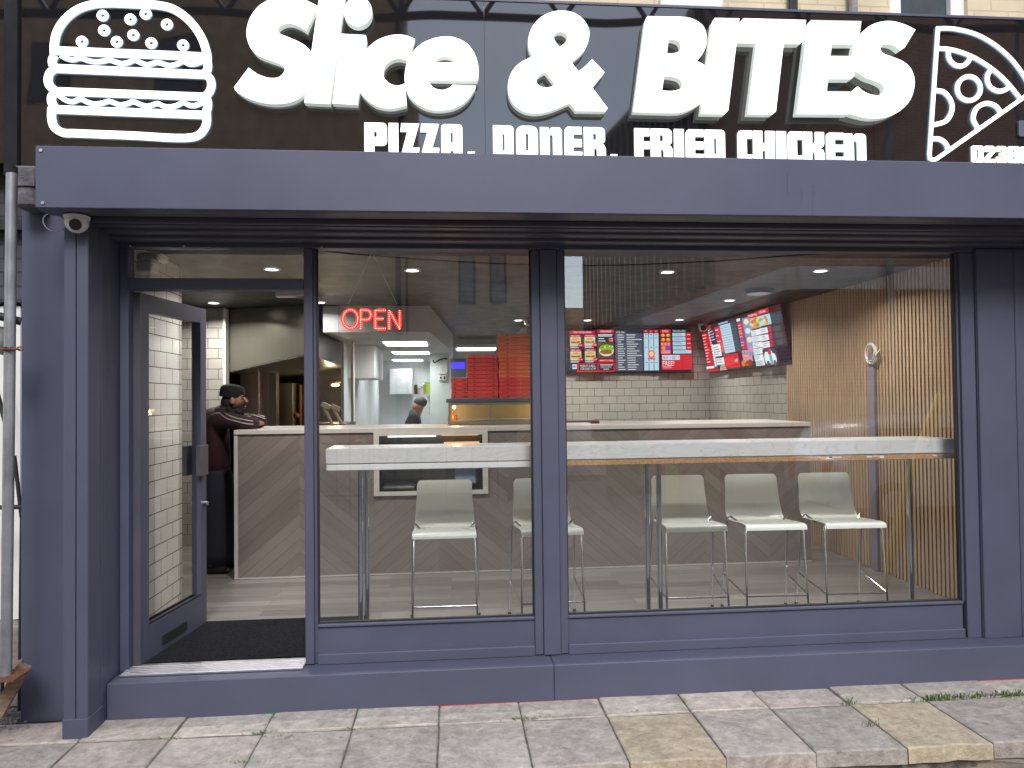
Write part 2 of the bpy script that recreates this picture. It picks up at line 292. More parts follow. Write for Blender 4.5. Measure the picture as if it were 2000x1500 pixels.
# ------------------------------------------------------------------ mesh builder
OFF = {}
class MB:
    def __init__(s): s.bm = bmesh.new(); s.lay = None
    def quad(s, pts):
        vs = [s.bm.verts.new(p) for p in pts]; return s.bm.faces.new(vs)
    def box(s, x0, x1, y0, y1, z0, z1, bev=0):
        x0, x1 = sorted((x0, x1)); y0, y1 = sorted((y0, y1)); z0, z1 = sorted((z0, z1))
        v = [s.bm.verts.new((x, y, z)) for z in (z0, z1) for y in (y0, y1) for x in (x0, x1)]
        fs = [s.bm.faces.new([v[i] for i in q]) for q in ((0, 2, 3, 1), (4, 5, 7, 6), (0, 1, 5, 4), (2, 6, 7, 3), (0, 4, 6, 2), (1, 3, 7, 5))]
        if bev:
            es = list({e for f in fs for e in f.edges})
            bmesh.ops.bevel(s.bm, geom=es, offset=bev, segments=1, affect='EDGES', clamp_overlap=True)
        return s
    def xbox(s, mtx, sx, sy, sz):
        g = bmesh.ops.create_cube(s.bm, size=1, matrix=mtx @ Matrix.Diagonal((sx, sy, sz, 1))); return s
    def tube(s, pts, r, n=10, cap=True):
        pts = [Vector(p) for p in pts]; rings = []
        rr = r if isinstance(r, (list, tuple)) else [r]*len(pts)
        up = None
        for i, p in enumerate(pts):
            t = (pts[min(i+1, len(pts)-1)] - pts[max(i-1, 0)]).normalized()
            if up is None: up = t.orthogonal().normalized()
            up = (up - t*up.dot(t))
            up = up.normalized() if up.length > 1e-6 else t.orthogonal().normalized()
            sd_ = t.cross(up)
            rings.append([s.bm.verts.new(p + (up*math.cos(2*math.pi*k/n) + sd_*math.sin(2*math.pi*k/n))*rr[i]) for k in range(n)])
        for a, b_ in zip(rings, rings[1:]):
            for k in range(n): s.bm.faces.new((a[k], a[(k+1) % n], b_[(k+1) % n], b_[k]))
        if cap:
            s.bm.faces.new(rings[0][::-1]); s.bm.faces.new(rings[-1])
        return s
    def sphere(s, c, r, sc=(1, 1, 1), seg=20, rings=12, rot=None):
        mt = Matrix.Translation(c) @ (rot or Matrix.Identity(4)) @ Matrix.Diagonal((r*sc[0], r*sc[1], r*sc[2], 1))
        bmesh.ops.create_uvsphere(s.bm, u_segments=seg, v_segments=rings, radius=1, matrix=mt); return s
    def disc(s, c, r, nrm, h=.004, n=24, r2=None):
        q = Vector(nrm).to_track_quat('Z', 'Y').to_matrix().to_4x4()
        bmesh.ops.create_cone(s.bm, cap_ends=True, segments=n, radius1=r, radius2=r if r2 is None else r2, depth=h, matrix=Matrix.Translation(c) @ q); return s
    def lathe(s, prof, c, n=24):
        rings = [[s.bm.verts.new((c[0]+r*math.cos(2*math.pi*k/n), c[1]+r*math.sin(2*math.pi*k/n), c[2]+z)) for k in range(n)] for r, z in prof]
        for a, b_ in zip(rings, rings[1:]):
            for k in range(n): s.bm.faces.new((a[k], a[(k+1) % n], b_[(k+1) % n], b_[k]))
        return s
    def prism(s, poly, z0, z1):
        """vertical prism over an XY polygon"""
        a = [s.bm.verts.new((p[0], p[1], z0)) for p in poly]; b_ = [s.bm.verts.new((p[0], p[1], z1)) for p in poly]
        k = len(poly)
        for i in range(k): s.bm.faces.new((a[i], a[(i+1) % k], b_[(i+1) % k], b_[i]))
        s.bm.faces.new(a[::-1]); s.bm.faces.new(b_); return s
    def ring_wall(s, fr, c, r0_, r1_, y0, y1): pass
    def plate(s, loops, yf, depth, face_mat=0, side_mat=1):
        """flat upright shape: loops of (x, z) (outer first, then holes), front at y = yf, thickness towards +Y"""
        loops = [[(x, z) for x, z in L] for L in loops]
        tr = tessellate_polygon([[Vector((x, z, 0)) for x, z in L] for L in loops])
        flat = [p for L in loops for p in L]
        fv = [s.bm.verts.new((x, yf, z)) for x, z in flat]; bv = [s.bm.verts.new((x, yf+depth, z)) for x, z in flat]
        for t in tr:
            try:
                f = s.bm.faces.new([fv[i] for i in t]); f.material_index = face_mat
            except ValueError: pass
        i0 = 0
        for L in loops:
            k = len(L)
            for i in range(k):
                a, c = i0+i, i0+(i+1) % k
                f = s.bm.faces.new((fv[a], fv[c], bv[c], bv[a])); f.material_index = side_mat
            i0 += k
        return s
    def ribbon(s, pts, w_, yf, depth, closed=False):
        """flat stroke along (x, z) points"""
        pts = [Vector(p) for p in pts]; k = len(pts); L = []; Rr = []
        for i, p in enumerate(pts):
            a = pts[(i-1) % k] if (closed or i > 0) else p; c = pts[(i+1) % k] if (closed or i < k-1) else p
            d1 = (p-a); d2 = (c-p)
            if d1.length < 1e-9: d1 = d2
            if d2.length < 1e-9: d2 = d1
            d1.normalize(); d2.normalize()
            t = (d1+d2); t = t.normalized() if t.length > 1e-6 else d1
            nn = Vector((-t.y, t.x)); cs = max(.5, nn.dot(Vector((-d1.y, d1.x))))
            L.append(p+nn*(w_/2/cs)); Rr.append(p-nn*(w_/2/cs))
        fl = [s.bm.verts.new((p.x, yf, p.y)) for p in L]; fr = [s.bm.verts.new((p.x, yf, p.y)) for p in Rr]
        bl = [s.bm.verts.new((p.x, yf+depth, p.y)) for p in L]; br_ = [s.bm.verts.new((p.x, yf+depth, p.y)) for p in Rr]
        for i in range(k if closed else k-1):
            j = (i+1) % k
            s.bm.faces.new((fl[i], fl[j], fr[j], fr[i])).material_index = 0
            s.bm.faces.new((fl[i], bl[i], bl[j], fl[j])).material_index = 1
            s.bm.faces.new((fr[i], fr[j], br_[j], br_[i])).material_index = 1
        if not closed:
            for i in (0, k-1): s.bm.faces.new((fl[i], fr[i], br_[i], bl[i])).material_index = 1
        return s
    def mesh(s, me, mtx, mi=None):
        off = len(s.bm.verts); vs = [s.bm.verts.new(mtx @ v.co) for v in me.vertices]
        out = []
        for p in me.polygons:
            try:
                f = s.bm.faces.new([vs[i] for i in p.vertices])
                if mi is not None: f.material_index = mi
                out.append(f)
            except ValueError: pass
        return out
    def paint(s, faces, col):
        if s.lay is None: s.lay = s.bm.loops.layers.float_color.new('Col')
        for f in faces:
            for l in f.loops: l[s.lay] = (col[0], col[1], col[2], 1)
    def build(s, name, mats, parent=None, smooth=False, normals=True):
        if normals: bmesh.ops.recalc_face_normals(s.bm, faces=s.bm.faces)
        me = bpy.data.meshes.new(name); s.bm.to_mesh(me); s.bm.free()
        for mm in (mats if isinstance(mats, (list, tuple)) else [mats]): me.materials.append(MT[mm] if isinstance(mm, str) else mm)
        if smooth:
            for p in me.polygons: p.use_smooth = True
            if smooth is not True: me.set_sharp_from_angle(angle=R(smooth))
        o = bpy.data.objects.new(name, me); COL.objects.link(o)
        if parent is not None:
            o.parent = parent; off = OFF.get(parent.name, Vector((0, 0, 0)))
            me.transform(Matrix.Translation(-off)); OFF[o.name] = off
        return o
def tag(o, label, cat, group=None, kind=None):
    if label: o['label'] = label
    if cat: o['category'] = cat
    if group: o['group'] = group
    if kind: o['kind'] = kind
    return o
def thing(name, label, cat, loc=(0, 0, 0), group=None):
    o = bpy.data.objects.new(name, None); COL.objects.link(o); o.location = loc; o.empty_display_size = .1
    OFF[o.name] = Vector(loc); return tag(o, label, cat, group)
def struct(name, mb, mats, **k):
    o = mb.build(name, mats, **k); o['kind'] = 'structure'; return o
def copy_tree(o, parent=None):
    c = o.copy(); COL.objects.link(c)
    if parent is not None: c.parent = parent
    for ch in list(o.children): copy_tree(ch, c)
    return c
_tx = {}
def textmesh(s_):
    if s_ not in _tx:
        cu_ = bpy.data.curves.new('t', 'FONT'); cu_.body = s_; cu_.size = 1; cu_.resolution_u = 3
        ob = bpy.data.objects.new('t', cu_); COL.objects.link(ob)
        dg = bpy.context.evaluated_depsgraph_get(); me = bpy.data.meshes.new_from_object(ob.evaluated_get(dg))
        bpy.data.objects.remove(ob); bpy.data.curves.remove(cu_)
        xs = [v.co.x for v in me.vertices]; ys = [v.co.y for v in me.vertices]
        _tx[s_] = (me, min(xs), max(xs), min(ys), max(ys))
    return _tx[s_]
def spline(pts, closed=True, n=6):
    """points (x, y) smooth or (x, y, 1) corner -> polyline; straight between neighbouring corners"""
    k = len(pts); out = []
    def isC(i): return len(pts[i % k]) > 2 or (not closed and (i <= 0 or i >= k-1))
    def v(i): return Vector(pts[i % k][:2])
    for i in range(k if closed else k-1):
        p1, p2 = v(i), v(i+1); out.append(tuple(p1))
        if isC(i) and isC(i+1): continue
        p0 = p1*2-p2 if isC(i) else v(i-1); p3 = p2*2-p1 if isC(i+1) else v(i+2)
        if isC(i): p0 = p1 - (v(i+2)-p1)*.15 - (p2-p1)*.5 if not isC(i+1) else p0
        t0 = 0; t1 = (p1-p0).length**.5 or 1e-4; t2 = t1 + ((p2-p1).length**.5 or 1e-4); t3 = t2 + ((p3-p2).length**.5 or 1e-4)
        for q in range(1, n):
            t = t1 + (t2-t1)*q/n
            A1 = p0*((t1-t)/(t1-t0)) + p1*((t-t0)/(t1-t0)); A2 = p1*((t2-t)/(t2-t1)) + p2*((t-t1)/(t2-t1)); A3 = p2*((t3-t)/(t3-t2)) + p3*((t-t2)/(t3-t2))
            B1 = A1*((t2-t)/(t2-t0)) + A2*((t-t0)/(t2-t0)); B2 = A2*((t3-t)/(t3-t1)) + A3*((t-t1)/(t3-t1))
            out.append(tuple(B1*((t2-t)/(t2-t1)) + B2*((t-t1)/(t2-t1))))
    if not closed: out.append(tuple(v(k-1)))
    return out

# ================================================================== GROUND
PZ = -.2
mb = MB()
mb.quad([(-60, -120, -.36), (60, -120, -.36), (60, -.86, -.36), (-60, -.86, -.36)])
struct('road', mb, 'asphalt', normals=False)
# raised pavement: bed, kerb face, then the slabs
mb = MB(); mb.box(-9, 9, -.875, .6, -.6, PZ-.005)
struct('pavement_bed', mb, 'joint')
mb = MB()
row1 = [-3.9, -3.4, -2.95, -2.42] + [P(px, py, -.41).x for px, py in ((152, 1452), (334, 1444), (514, 1434), (688, 1418), (857, 1416), (1020, 1405), (1185, 1398), (1350, 1390), (1504, 1386), (1660, 1378), (1808, 1370), (1968, 1366))] + [3.55, 4.0, 4.5, 4.95, 5.4, 5.85, 6.3, 6.75, 7.2, 7.65, 8.1, 8.55, 9.0]
grey, pink, sand = (.405, .362, .31), (.415, .357, .308), (.45, .37, .26)
random.seed(3)
def slab(x0, x1, y0, y1, col, skew=0, e=.006):
    dz = random.uniform(-.004, .004); t = random.uniform(-.003, .003)
    gx = .0032; nx = 5; pts = []
    zt = PZ+dz
    bmv = []
    ring = []
    # wobbly outline
    for i in range(nx): ring.append((x0+gx+(x1-x0-2*gx)*i/nx, y0+random.uniform(0, e)))
    for i in range(3): ring.append((x1-gx-random.uniform(0, .004), y0+(y1-y0)*i/3))
    for i in range(nx): ring.append((x1-gx-(x1-x0-2*gx)*i/nx, y1-.005-random.uniform(0, .003)))
    for i in range(3): ring.append((x0+gx+random.uniform(0, .004), y1-(y1-y0)*i/3))
    top = [mb.bm.verts.new((x+skew*(y1-y), y, zt + t*(x-x0)/.4)) for x, y in ring]
    cx = sum(p[0] for p in ring)/len(ring); cy = sum(p[1] for p in ring)/len(ring)
    ins = [mb.bm.verts.new((cx+(v.co.x-cx)*.965, cy+(v.co.y-cy)*.95, v.co.z+.005)) for v in top]
    bot = [mb.bm.verts.new((v.co.x, v.co.y-.002 if v.co.y < y0+.03 else v.co.y, PZ-.07)) for v in top]
    fs = [mb.bm.faces.new(ins)]
    k = len(top)
    for i in range(k):
        j = (i+1) % k
        fs.append(mb.bm.faces.new((top[i], top[j], ins[j], ins[i]))); fs.append(mb.bm.faces.new((bot[i], bot[j], top[j], top[i])))
    mb.paint(fs, col)
cols2 = {8: sand, 11: sand}
for i in range(len(row1)-1):
    v = random.uniform(.88, 1.1); c = random.choice((grey, pink, grey))
    slab(row1[i], row1[i+1], -.41, -.17, [q*v*1.08 for q in c])
    c = random.choice((grey, pink)); v = random.uniform(.86, 1.06)
    if i in (10, 13): c = sand; v = 1
    slab(row1[i], row1[i+1], -.905, -.414, [q*v for q in c], e=.016)
for i in range(11):
    x1 = -3.9-.46*i
    slab(x1-.46, x1, -.41, -.17, grey); slab(x1-.46, x1, -.905, -.414, random.choice((grey, pink)), e=.016)
struct('pavement', mb, 'slab')
mb = MB()
for i in range(120):
    pass
g = 60; xs = [-9+18*i/g for i in range(g+1)]
a = [mb.bm.verts.new((x, -.872+random.uniform(-.012, .012), PZ-.066)) for x in xs]; c = [mb.bm.verts.new((x, -.885+random.uniform(-.02, .02), -.30)) for x in xs]; d = [mb.bm.verts.new((x, -.91+random.uniform(-.02, .02), -.37)) for x in xs]
for i in range(g):
    mb.bm.faces.new((a[i], a[i+1], c[i+1], c[i])); mb.bm.faces.new((c[i], c[i+1], d[i+1], d[i]))
struct('kerb_face', mb, 'kerbstone')
# weeds in the joints
random.seed(11)
mb = MB()
for px, py, cnt, spread in ((1657, 1376, 26, .02), (1840, 1368, 90, .1), (1880, 1364, 80, .09), (1975, 1360, 130, .09), (516, 1432, 30, .04), (560, 1440, 16, .05), (1020, 1406, 34, .05), (1050, 1404, 20, .08), (334, 1444, 22, .04), (478, 1490, 26, .05), (1230, 1394, 22, .05), (690, 1425, 16, .04), (1700, 1420, 14, .06)):
    q = G(px, py, PZ)
    for i in range(cnt):
        x = q.x+random.gauss(0, spread); y = q.y+random.gauss(0, .006); h = random.uniform(.006, .03)*(1.3 if px > 1650 else .55); a_ = random.uniform(0, 6.3); lx = random.gauss(0, .012)
        w_ = .0022
        mb.quad([(x-w_*math.cos(a_), y-w_*math.sin(a_), PZ), (x+w_*math.cos(a_), y+w_*math.sin(a_), PZ), (x+lx+w_*.3, y+random.gauss(0, .006), PZ+h), (x+lx-w_*.3, y, PZ+h)])
tag(mb.build('weeds', 'grass'), 'small tufts of grass and moss in the pavement joints', 'weeds', kind='stuff')

# ================================================================== SHOPFRONT
XL, XR = -1.79, 3.15
SF = thing('shopfront', 'dark grey aluminium takeaway shopfront with two large windows and an open door', 'shopfront', (.6, -.1, PZ))
mb = MB(); mb.box(-2.23, -1.907, -.154, .3, PZ, 2.62, .003)
mb.build('pillar', 'metal', SF)
xg = P(1989, 900, -.06).x
mb = MB(); mb.box(XR+.004, xg-.0015, -.06, .06, -.0058, 2.32, .004); mb.box(xg+.0015, 3.9, -.06, .06, -.0058, 2.32, .004); mb.box(xg-.03, xg+.03, -.05, .05, 0, 2.31); mb.box(3.9, 4.6, -.154, .3, PZ, 2.375, .003); mb.build('pillar', 'metal', SF)
for nm, x0, x1, sgn in (('l', -1.905, XL, 1), ('r', 3.78, 3.9, -1)):
    mb = MB(); xm = (x0+x1)/2
    yb = -.205; zt = 2.352
    mb.box(x0, xm-.002, -.38, -.25, PZ-.01, zt, .003); mb.box(xm+.002, x1, -.38, -.25, PZ-.01, zt, .003)
    mb.box(x0, x1, -.246, -.156, PZ-.01, zt, .002)
    mb.box(x0+.004, x1-.004, -.3, -.2, PZ, zt-.002)
    mb.build('shutter_guide', 'metal', SF)
    mb = MB(); 
    if sgn < 0: x0, x1 = XR, XR+.003
    mb.box(x0, x1, -.153 if sgn > 0 else -.05, .045, -.004, 2.40 if sgn > 0 else 2.31, .001); mb.build('door_post' if sgn > 0 else 'window_post', 'metal', SF)
# guide shoe
mb = MB(); mb.box(-1.909, XL+.002, -.384, -.21, PZ-.012, PZ+.1, .003); mb.build('guide_shoe', 'metal', SF)
# fascia (shutter box cover)
mb = MB(); mb.box(-1.95, 4.4, -.55, -.53, 2.378, 2.676, .004); mb.box(-1.95, 4.4, -.528, -.05, 2.655, 2.673, .003)
mb.build('fascia', 'metal', SF)
mb = MB(); mb.box(-1.95, 4.4, -.528, -.40, 2.378, 2.39); mb.box(-1.95, 4.4, -.398, -.16, 2.39, 2.402)
mb.build('soffit', 'metal_dark', SF)
mb = MB()
mb.box(XL-.12, 4.4, -.36, -.335, 2.357, 2.388, .004); mb.box(XL-.12, 4.4, -.318, -.25, 2.353, 2.388, .004); mb.box(XL+.002, 3.77, -.246, -.16, 2.338, 2.388, .006); mb.box(XL+.002, 3.77, -.154, -.062, 2.322, 2.40, .004)
mb.build('shutter_slot', 'metal_dark', SF)
for x, z in ((P(80, 292, -.551).x, 2.652), (P(84, 398, -.551).x, 2.402)):
    mb = MB(); mb.disc((x, -.552, z), .008, (0, -1, 0), .006, 14); mb.build('screw', 'alu', SF)
# scratches on the fascia are real grazes in the paint: thin bare lines
for (a_, b_) in (((1538, 335), (1536, 378)), ((1586, 362), (1581, 420)), ((1565, 370), (1562, 400)), ((1568, 376), (1567, 386)), ((1590, 360), (1588, 380)), ((1681, 392), (1686, 396))):
    p, q = P(*a_, -.5512), P(*b_, -.5512)
    mb = MB(); mb.box(p.x-.0006, p.x+.0006, -.5512, -.55, q.z, p.z); mb.build('scratch', 'metal', SF)
# head, mullions
mb = MB(); mb.box(XL+.002, XR-.002, -.047, .045, 2.30, 2.43, .003); mb.box(XR+.004, 3.77, -.047, .045, 2.322, 2.43, .003); mb.build('head_rail', 'metal', SF)
mb = MB(); mb.box(-1.788, -1.742, -.04, .04, 0, 2.298, .003); mb.build('door_jamb', 'metal', SF)
mb = MB(); mb.box(-.805, -.757, -.045, .045, 0, 2.298, .003); mb.box(-.756, -.742, -.02, .02, .0, 2.297); mb.build('mullion', 'metal', SF)
mb = MB(); mb.box(.468, .515, -.04, .04, 0, 2.298, .003); mb.box(.517, .612, -.052, .045, 0, 2.298, .003); mb.box(.614, .657, -.04, .04, 0, 2.298, .003)
mb.build('mullion', 'metal', SF)
mb = MB(); mb.box(3.06, XR-.002, -.04, .04, -.0058, 2.298, .003); mb.box(3.045, 3.059, -.02, .02, .21, 2.296); mb.build('mullion', 'metal', SF)
mb = MB(); mb.box(-1.741, -.806, -.042, .04, 2.068, 2.13, .003); mb.build('transom', 'metal', SF)
mb = MB(); mb.box(-1.74, -.807, .0, .006, 2.131, 2.299); mb.build('window', 'glass', SF)
for x0, x1 in ((-.741, .467), (.658, 3.044)):
    mb = MB(); mb.box(x0, x1, -.045, .03, -.0058, .052, .004); mb.box(x0, x1, -.02, .02, .052, .195); mb.box(x0, x1, -.034, .025, .196, .211, .003)
    mb.build('bottom_panel', 'metal', SF)
    f = mb = MB(); mb.quad([(x0, .0, .211), (x1, .0, .211), (x1, .0, 2.3), (x0, .0, 2.3)])
    wdw = mb.build('window', 'glass', SF)
    mb = MB(); mb.box(x0-.001, x0+.008, -.012, .012, .212, 2.299); mb.box(x1-.008, x1+.001, -.012, .012, .212, 2.299); mb.box(x0+.008, x1-.008, -.012, .012, .2115, .219)
    mb.build('gasket', 'gasket', wdw)
# sill with folded top and seam
xs_ = P(1082, 1290, -.19).x
mb = MB()
for x0, x1 in ((XL+.003, xs_-.001), (xs_+.001, 4.4)):
    mb.box(x0, x1, -.192, .04, PZ-.004, -.006, .004)
mb.build('sill', 'metal', SF)
mb = MB(); mb.box(-1.0, -.42, -.1945, -.1925, PZ+.002, PZ+.008); mb.build('paint_edge', 'greenpaint', SF)
for x0, x1, h in ((-.35, .35, .006), (.36, 1.1, .004), (2.2, 3.6, .005)):
    mb = MB(); mb.box(x0, x1, -.1945, -.1925, PZ+.001, PZ+h); mb.build('paint_edge', 'redpaint', SF)
mb = MB(); mb.box(-1.76, -.806, -.11, .05, -.004, .008, .002)
for i in range(5): mb.box(-1.755, -.81, -.095+i*.026, -.085+i*.026, .008, .0115)
mb.build('threshold', 'alu', SF)
# ---- the open door: hinge at left jamb, leaf swung inwards
H0 = Vector((-1.735, .03, 0)); H1 = Vector((P(395, 1218, .79).x, .79, 0)); dd = (H1-H0).normalized(); dn = Vector((dd.y, -dd.x, 0)); DL = (H1-H0).length
Dm = Matrix.Translation(H0) @ Matrix(((dd.x, dn.x, 0, 0), (dd.y, dn.y, 0, 0), (0, 0, 1, 0), (0, 0, 0, 1)))
def dbox(mb, a0, a1, t0, t1, z0, z1): mb.xbox(Dm @ Matrix.Translation(((a0+a1)/2, (t0+t1)/2, (z0+z1)/2)), a1-a0, t1-t0, z1-z0)
mb = MB(); dbox(mb, 0, .085, -.03, .03, .012, 2.06); dbox(mb, DL-.075, DL, -.03, .03, .012, 2.06); dbox(mb, .0855, DL-.0755, -.03, .03, 1.965, 2.06); dbox(mb, .0855, DL-.0755, -.03, .03, .012, .2)
door = mb.build('door', 'metal', SF)
mb = MB(); dbox(mb, .086, DL-.076, -.003, .003, .201, 1.964); mb.build('door_glass', 'doorglass', door)
mb = MB()
for t0, t1 in ((-.045, -.031), (.031, .045)):
    dbox(mb, .086, DL-.076, t0*.6, t1*.6, .201, .214)
mb.build('glazing_bead', 'gasket', door)
mb = MB(); dbox(mb, .22, .5, .031, .036, .05, .1); mb.build('letter_plate', 'gasket', door)
for s_ in (-1, 1):
    mb = MB(); a_, c_ = sorted((s_*.031, s_*.06)); dbox(mb, DL-.14, DL-.035, a_, c_, .98, 1.17); mb.build('handle', 'metal_dark', door)
mb = MB(); mb.tube([Dm @ Vector((DL-.03, -.05, .79)), Dm @ Vector((DL-.03, .055, .79))], .014, 12); dbox(mb, DL-.001, DL+.003, -.012, .012, .68, .9); mb.build('lock', 'chrome', door)
mb = MB(); dbox(mb, -.012, .004, -.034, .034, .012, 2.06); mb.build('hinge_strip', 'metal_dark', door)

# ================================================================== LIT SIGN
SG = thing('shop_sign', 'gloss black sign board with big lit white letters, burger and pizza slice symbols', 'sign', (.6, -.05, 2.7))
SY = -.05
mb = MB()
sj = [P(50, 150, SY).x-.03, P(947, 200, SY).x, P(1705, 200, SY).x, 4.4]
for x0, x1 in zip(sj, sj[1:]): mb.box(x0+.0008, x1-.0008, SY, SY+.03, 2.676, 3.72)
mb.build('panel', 'acrylic', SG)
mb = MB(); mb.box(sj[0]-.004, 4.4, SY-.006, SY+.05, 3.721, 3.735); mb.build('top_trim', 'metal', SG)
mb = MB(); mb.box(sj[0]-.07, sj[0]-.002, SY-.02, SY+.04, 2.676, 3.735); mb.build('end_trim', 'black', SG)
def wx(ox, oy, s, Y):
    def f(pt):
        p = P(ox+pt[0]/s, oy+pt[1]/s, Y); return (p.x, p.z) + tuple(pt[2:])
    return f
LY = SY-.058; LD = .045
def letter(loops, T, k, mat='letter', n=6, depth=LD):
    mb = MB(); yf = LY-.0016*k
    L2 = [spline([T(p) for p in L], True, n) for L in loops]
    mb.plate(L2, yf, depth)
    return mb.build('letter', [mat, 'letter_side'], SG)
A_ = wx(440, 0, 6.25, LY); B_ = wx(640, 0, 6.25, LY); C_ = wx(960, 0, 6.25, LY); D_ = wx(1220, 20, 6.523, LY); E_ = wx(1500, 20, 6.523, LY)
def corners(pts): return [(x, y, 1) for x, y in pts]
letter([[(105, 1065, 1), (285, 825, 1), (400, 905), (560, 952), (660, 935), (715, 880), (728, 830), (680, 785), (560, 740), (400, 675), (310, 585), (262, 450), (262, 350), (300, 220), (400, 80), (550, -10), (750, -40), (950, -10), (1125, 70, 1), (990, 375, 1), (900, 320), (780, 285), (690, 308), (642, 350), (655, 400), (750, 445), (880, 500), (980, 560), (1050, 640), (1085, 780), (1060, 980), (960, 1150), (820, 1240), (600, 1270), (400, 1240), (240, 1180), (120, 1100, 1)]], A_, 0)
letter([corners([(1150, -60), (1462, -60), (1275, 1270), (965, 1255)])], A_, 1)
letter([corners([(1412, 415), (1715, 432), (1728, 480), (1612, 1280), (1308, 1265)])], A_, 2)
letter([[(1620+174*math.cos(t*math.pi/8), 145+184*math.sin(t*math.pi/8)) for t in range(16)]], A_, 3, 'letter_dim')
letter([[(1065, 480, 1), (960, 440), (850, 428), (720, 450), (600, 500), (450, 640), (370, 850), (390, 1100), (470, 1210), (600, 1300), (780, 1328), (965, 1290, 1), (945, 1025, 1), (860, 1050), (770, 1030), (700, 970), (680, 920), (700, 820), (770, 750), (870, 722), (980, 745, 1)]], B_, 4)
letter([[(1835, 995, 1), (1842, 850), (1800, 680), (1700, 540), (1550, 465), (1400, 455), (1250, 490), (1120, 560), (1000, 700), (945, 880), (950, 1050), (1000, 1180), (1120, 1290), (1260, 1345), (1400, 1352), (1560, 1320), (1700, 1230), (1800, 1090, 1), (1805, 1050, 1), (1525, 1042, 1), (1480, 1080), (1390, 1105), (1300, 1080), (1250, 1030), (1243, 985, 1)], [(1300, 768, 1), (1340, 720), (1430, 697), (1520, 720), (1570, 770, 1)]], B_, 5)
letter([[(1225, 730, 1), (1375, 890, 1), (1225, 1075, 1), (1415, 1330, 1), (1385, 1365, 1), (1030, 1360, 1), (950, 1265, 1), (850, 1310), (700, 1365), (520, 1390), (380, 1360), (270, 1280), (210, 1160), (205, 1000), (250, 880), (340, 780), (500, 695, 1), (455, 600), (450, 470), (500, 330), (600, 220), (720, 160), (850, 140), (1000, 165), (1120, 250), (1185, 370), (1180, 500), (1130, 620), (1050, 700), (965, 760, 1), (1060, 880, 1), (1150, 808)], [(825, 585, 1), (780, 520), (755, 450), (800, 405), (860, 400), (915, 435), (920, 490), (880, 545)], [(655, 885, 1), (780, 1045, 1), (720, 1068), (640, 1075), (570, 1045), (545, 990), (570, 940)]], C_, 6)
letter([[(285, 88, 1), (700, 95, 1), (790, 103), (890, 135), (990, 210), (1035, 330), (1030, 450), (980, 570), (910, 660, 1), (980, 690), (1045, 750), (1085, 850), (1085, 960), (1050, 1090), (965, 1185), (850, 1260), (720, 1308), (600, 1318, 1), (105, 1305, 1), (255, 140, 1)], [(552, 380, 1), (620, 385), (690, 420), (710, 480), (695, 530), (620, 558), (532, 560, 1)], [(495, 850, 1), (600, 860), (690, 890), (728, 950), (715, 1000), (620, 1035), (470, 1035, 1)]], D_, 7)
letter([corners([(1140, 112), (1452, 118), (1310, 1285), (1265, 1335), (962, 1328), (1103, 165)])], D_, 8)
letter([corners([(1500, 118), (2296, 140), (2261, 405), (2216, 445), (2011, 445), (1914, 1300), (1866, 1340), (1555, 1335), (1665, 440), (1430, 432), (1457, 170)])], D_, 9)
letter([corners([(530, 142), (1172, 155), (1135, 456), (800, 456), (780, 595), (1115, 598), (1080, 860), (1035, 897), (750, 897), (735, 1045), (1045, 1048), (1005, 1345), (345, 1340), (488, 190)])], E_, 10, 'letter_dim')
letter([[(1855, 265, 1), (1720, 490, 1), (1660, 530, 1), (1600, 480), (1520, 452), (1440, 458), (1408, 500), (1440, 560), (1560, 610), (1700, 670), (1790, 750), (1840, 870), (1840, 1000), (1780, 1170), (1650, 1300), (1500, 1370), (1300, 1395), (1130, 1365), (1010, 1330, 1), (1050, 1045, 1), (1120, 985, 1), (1200, 1050), (1300, 1090), (1400, 1095), (1455, 1050), (1450, 985), (1370, 930), (1230, 880), (1095, 795, 1), (1065, 700), (1058, 600), (1070, 480), (1110, 390), (1180, 300), (1280, 215), (1420, 165), (1560, 158), (1720, 200)]], E_, 11)
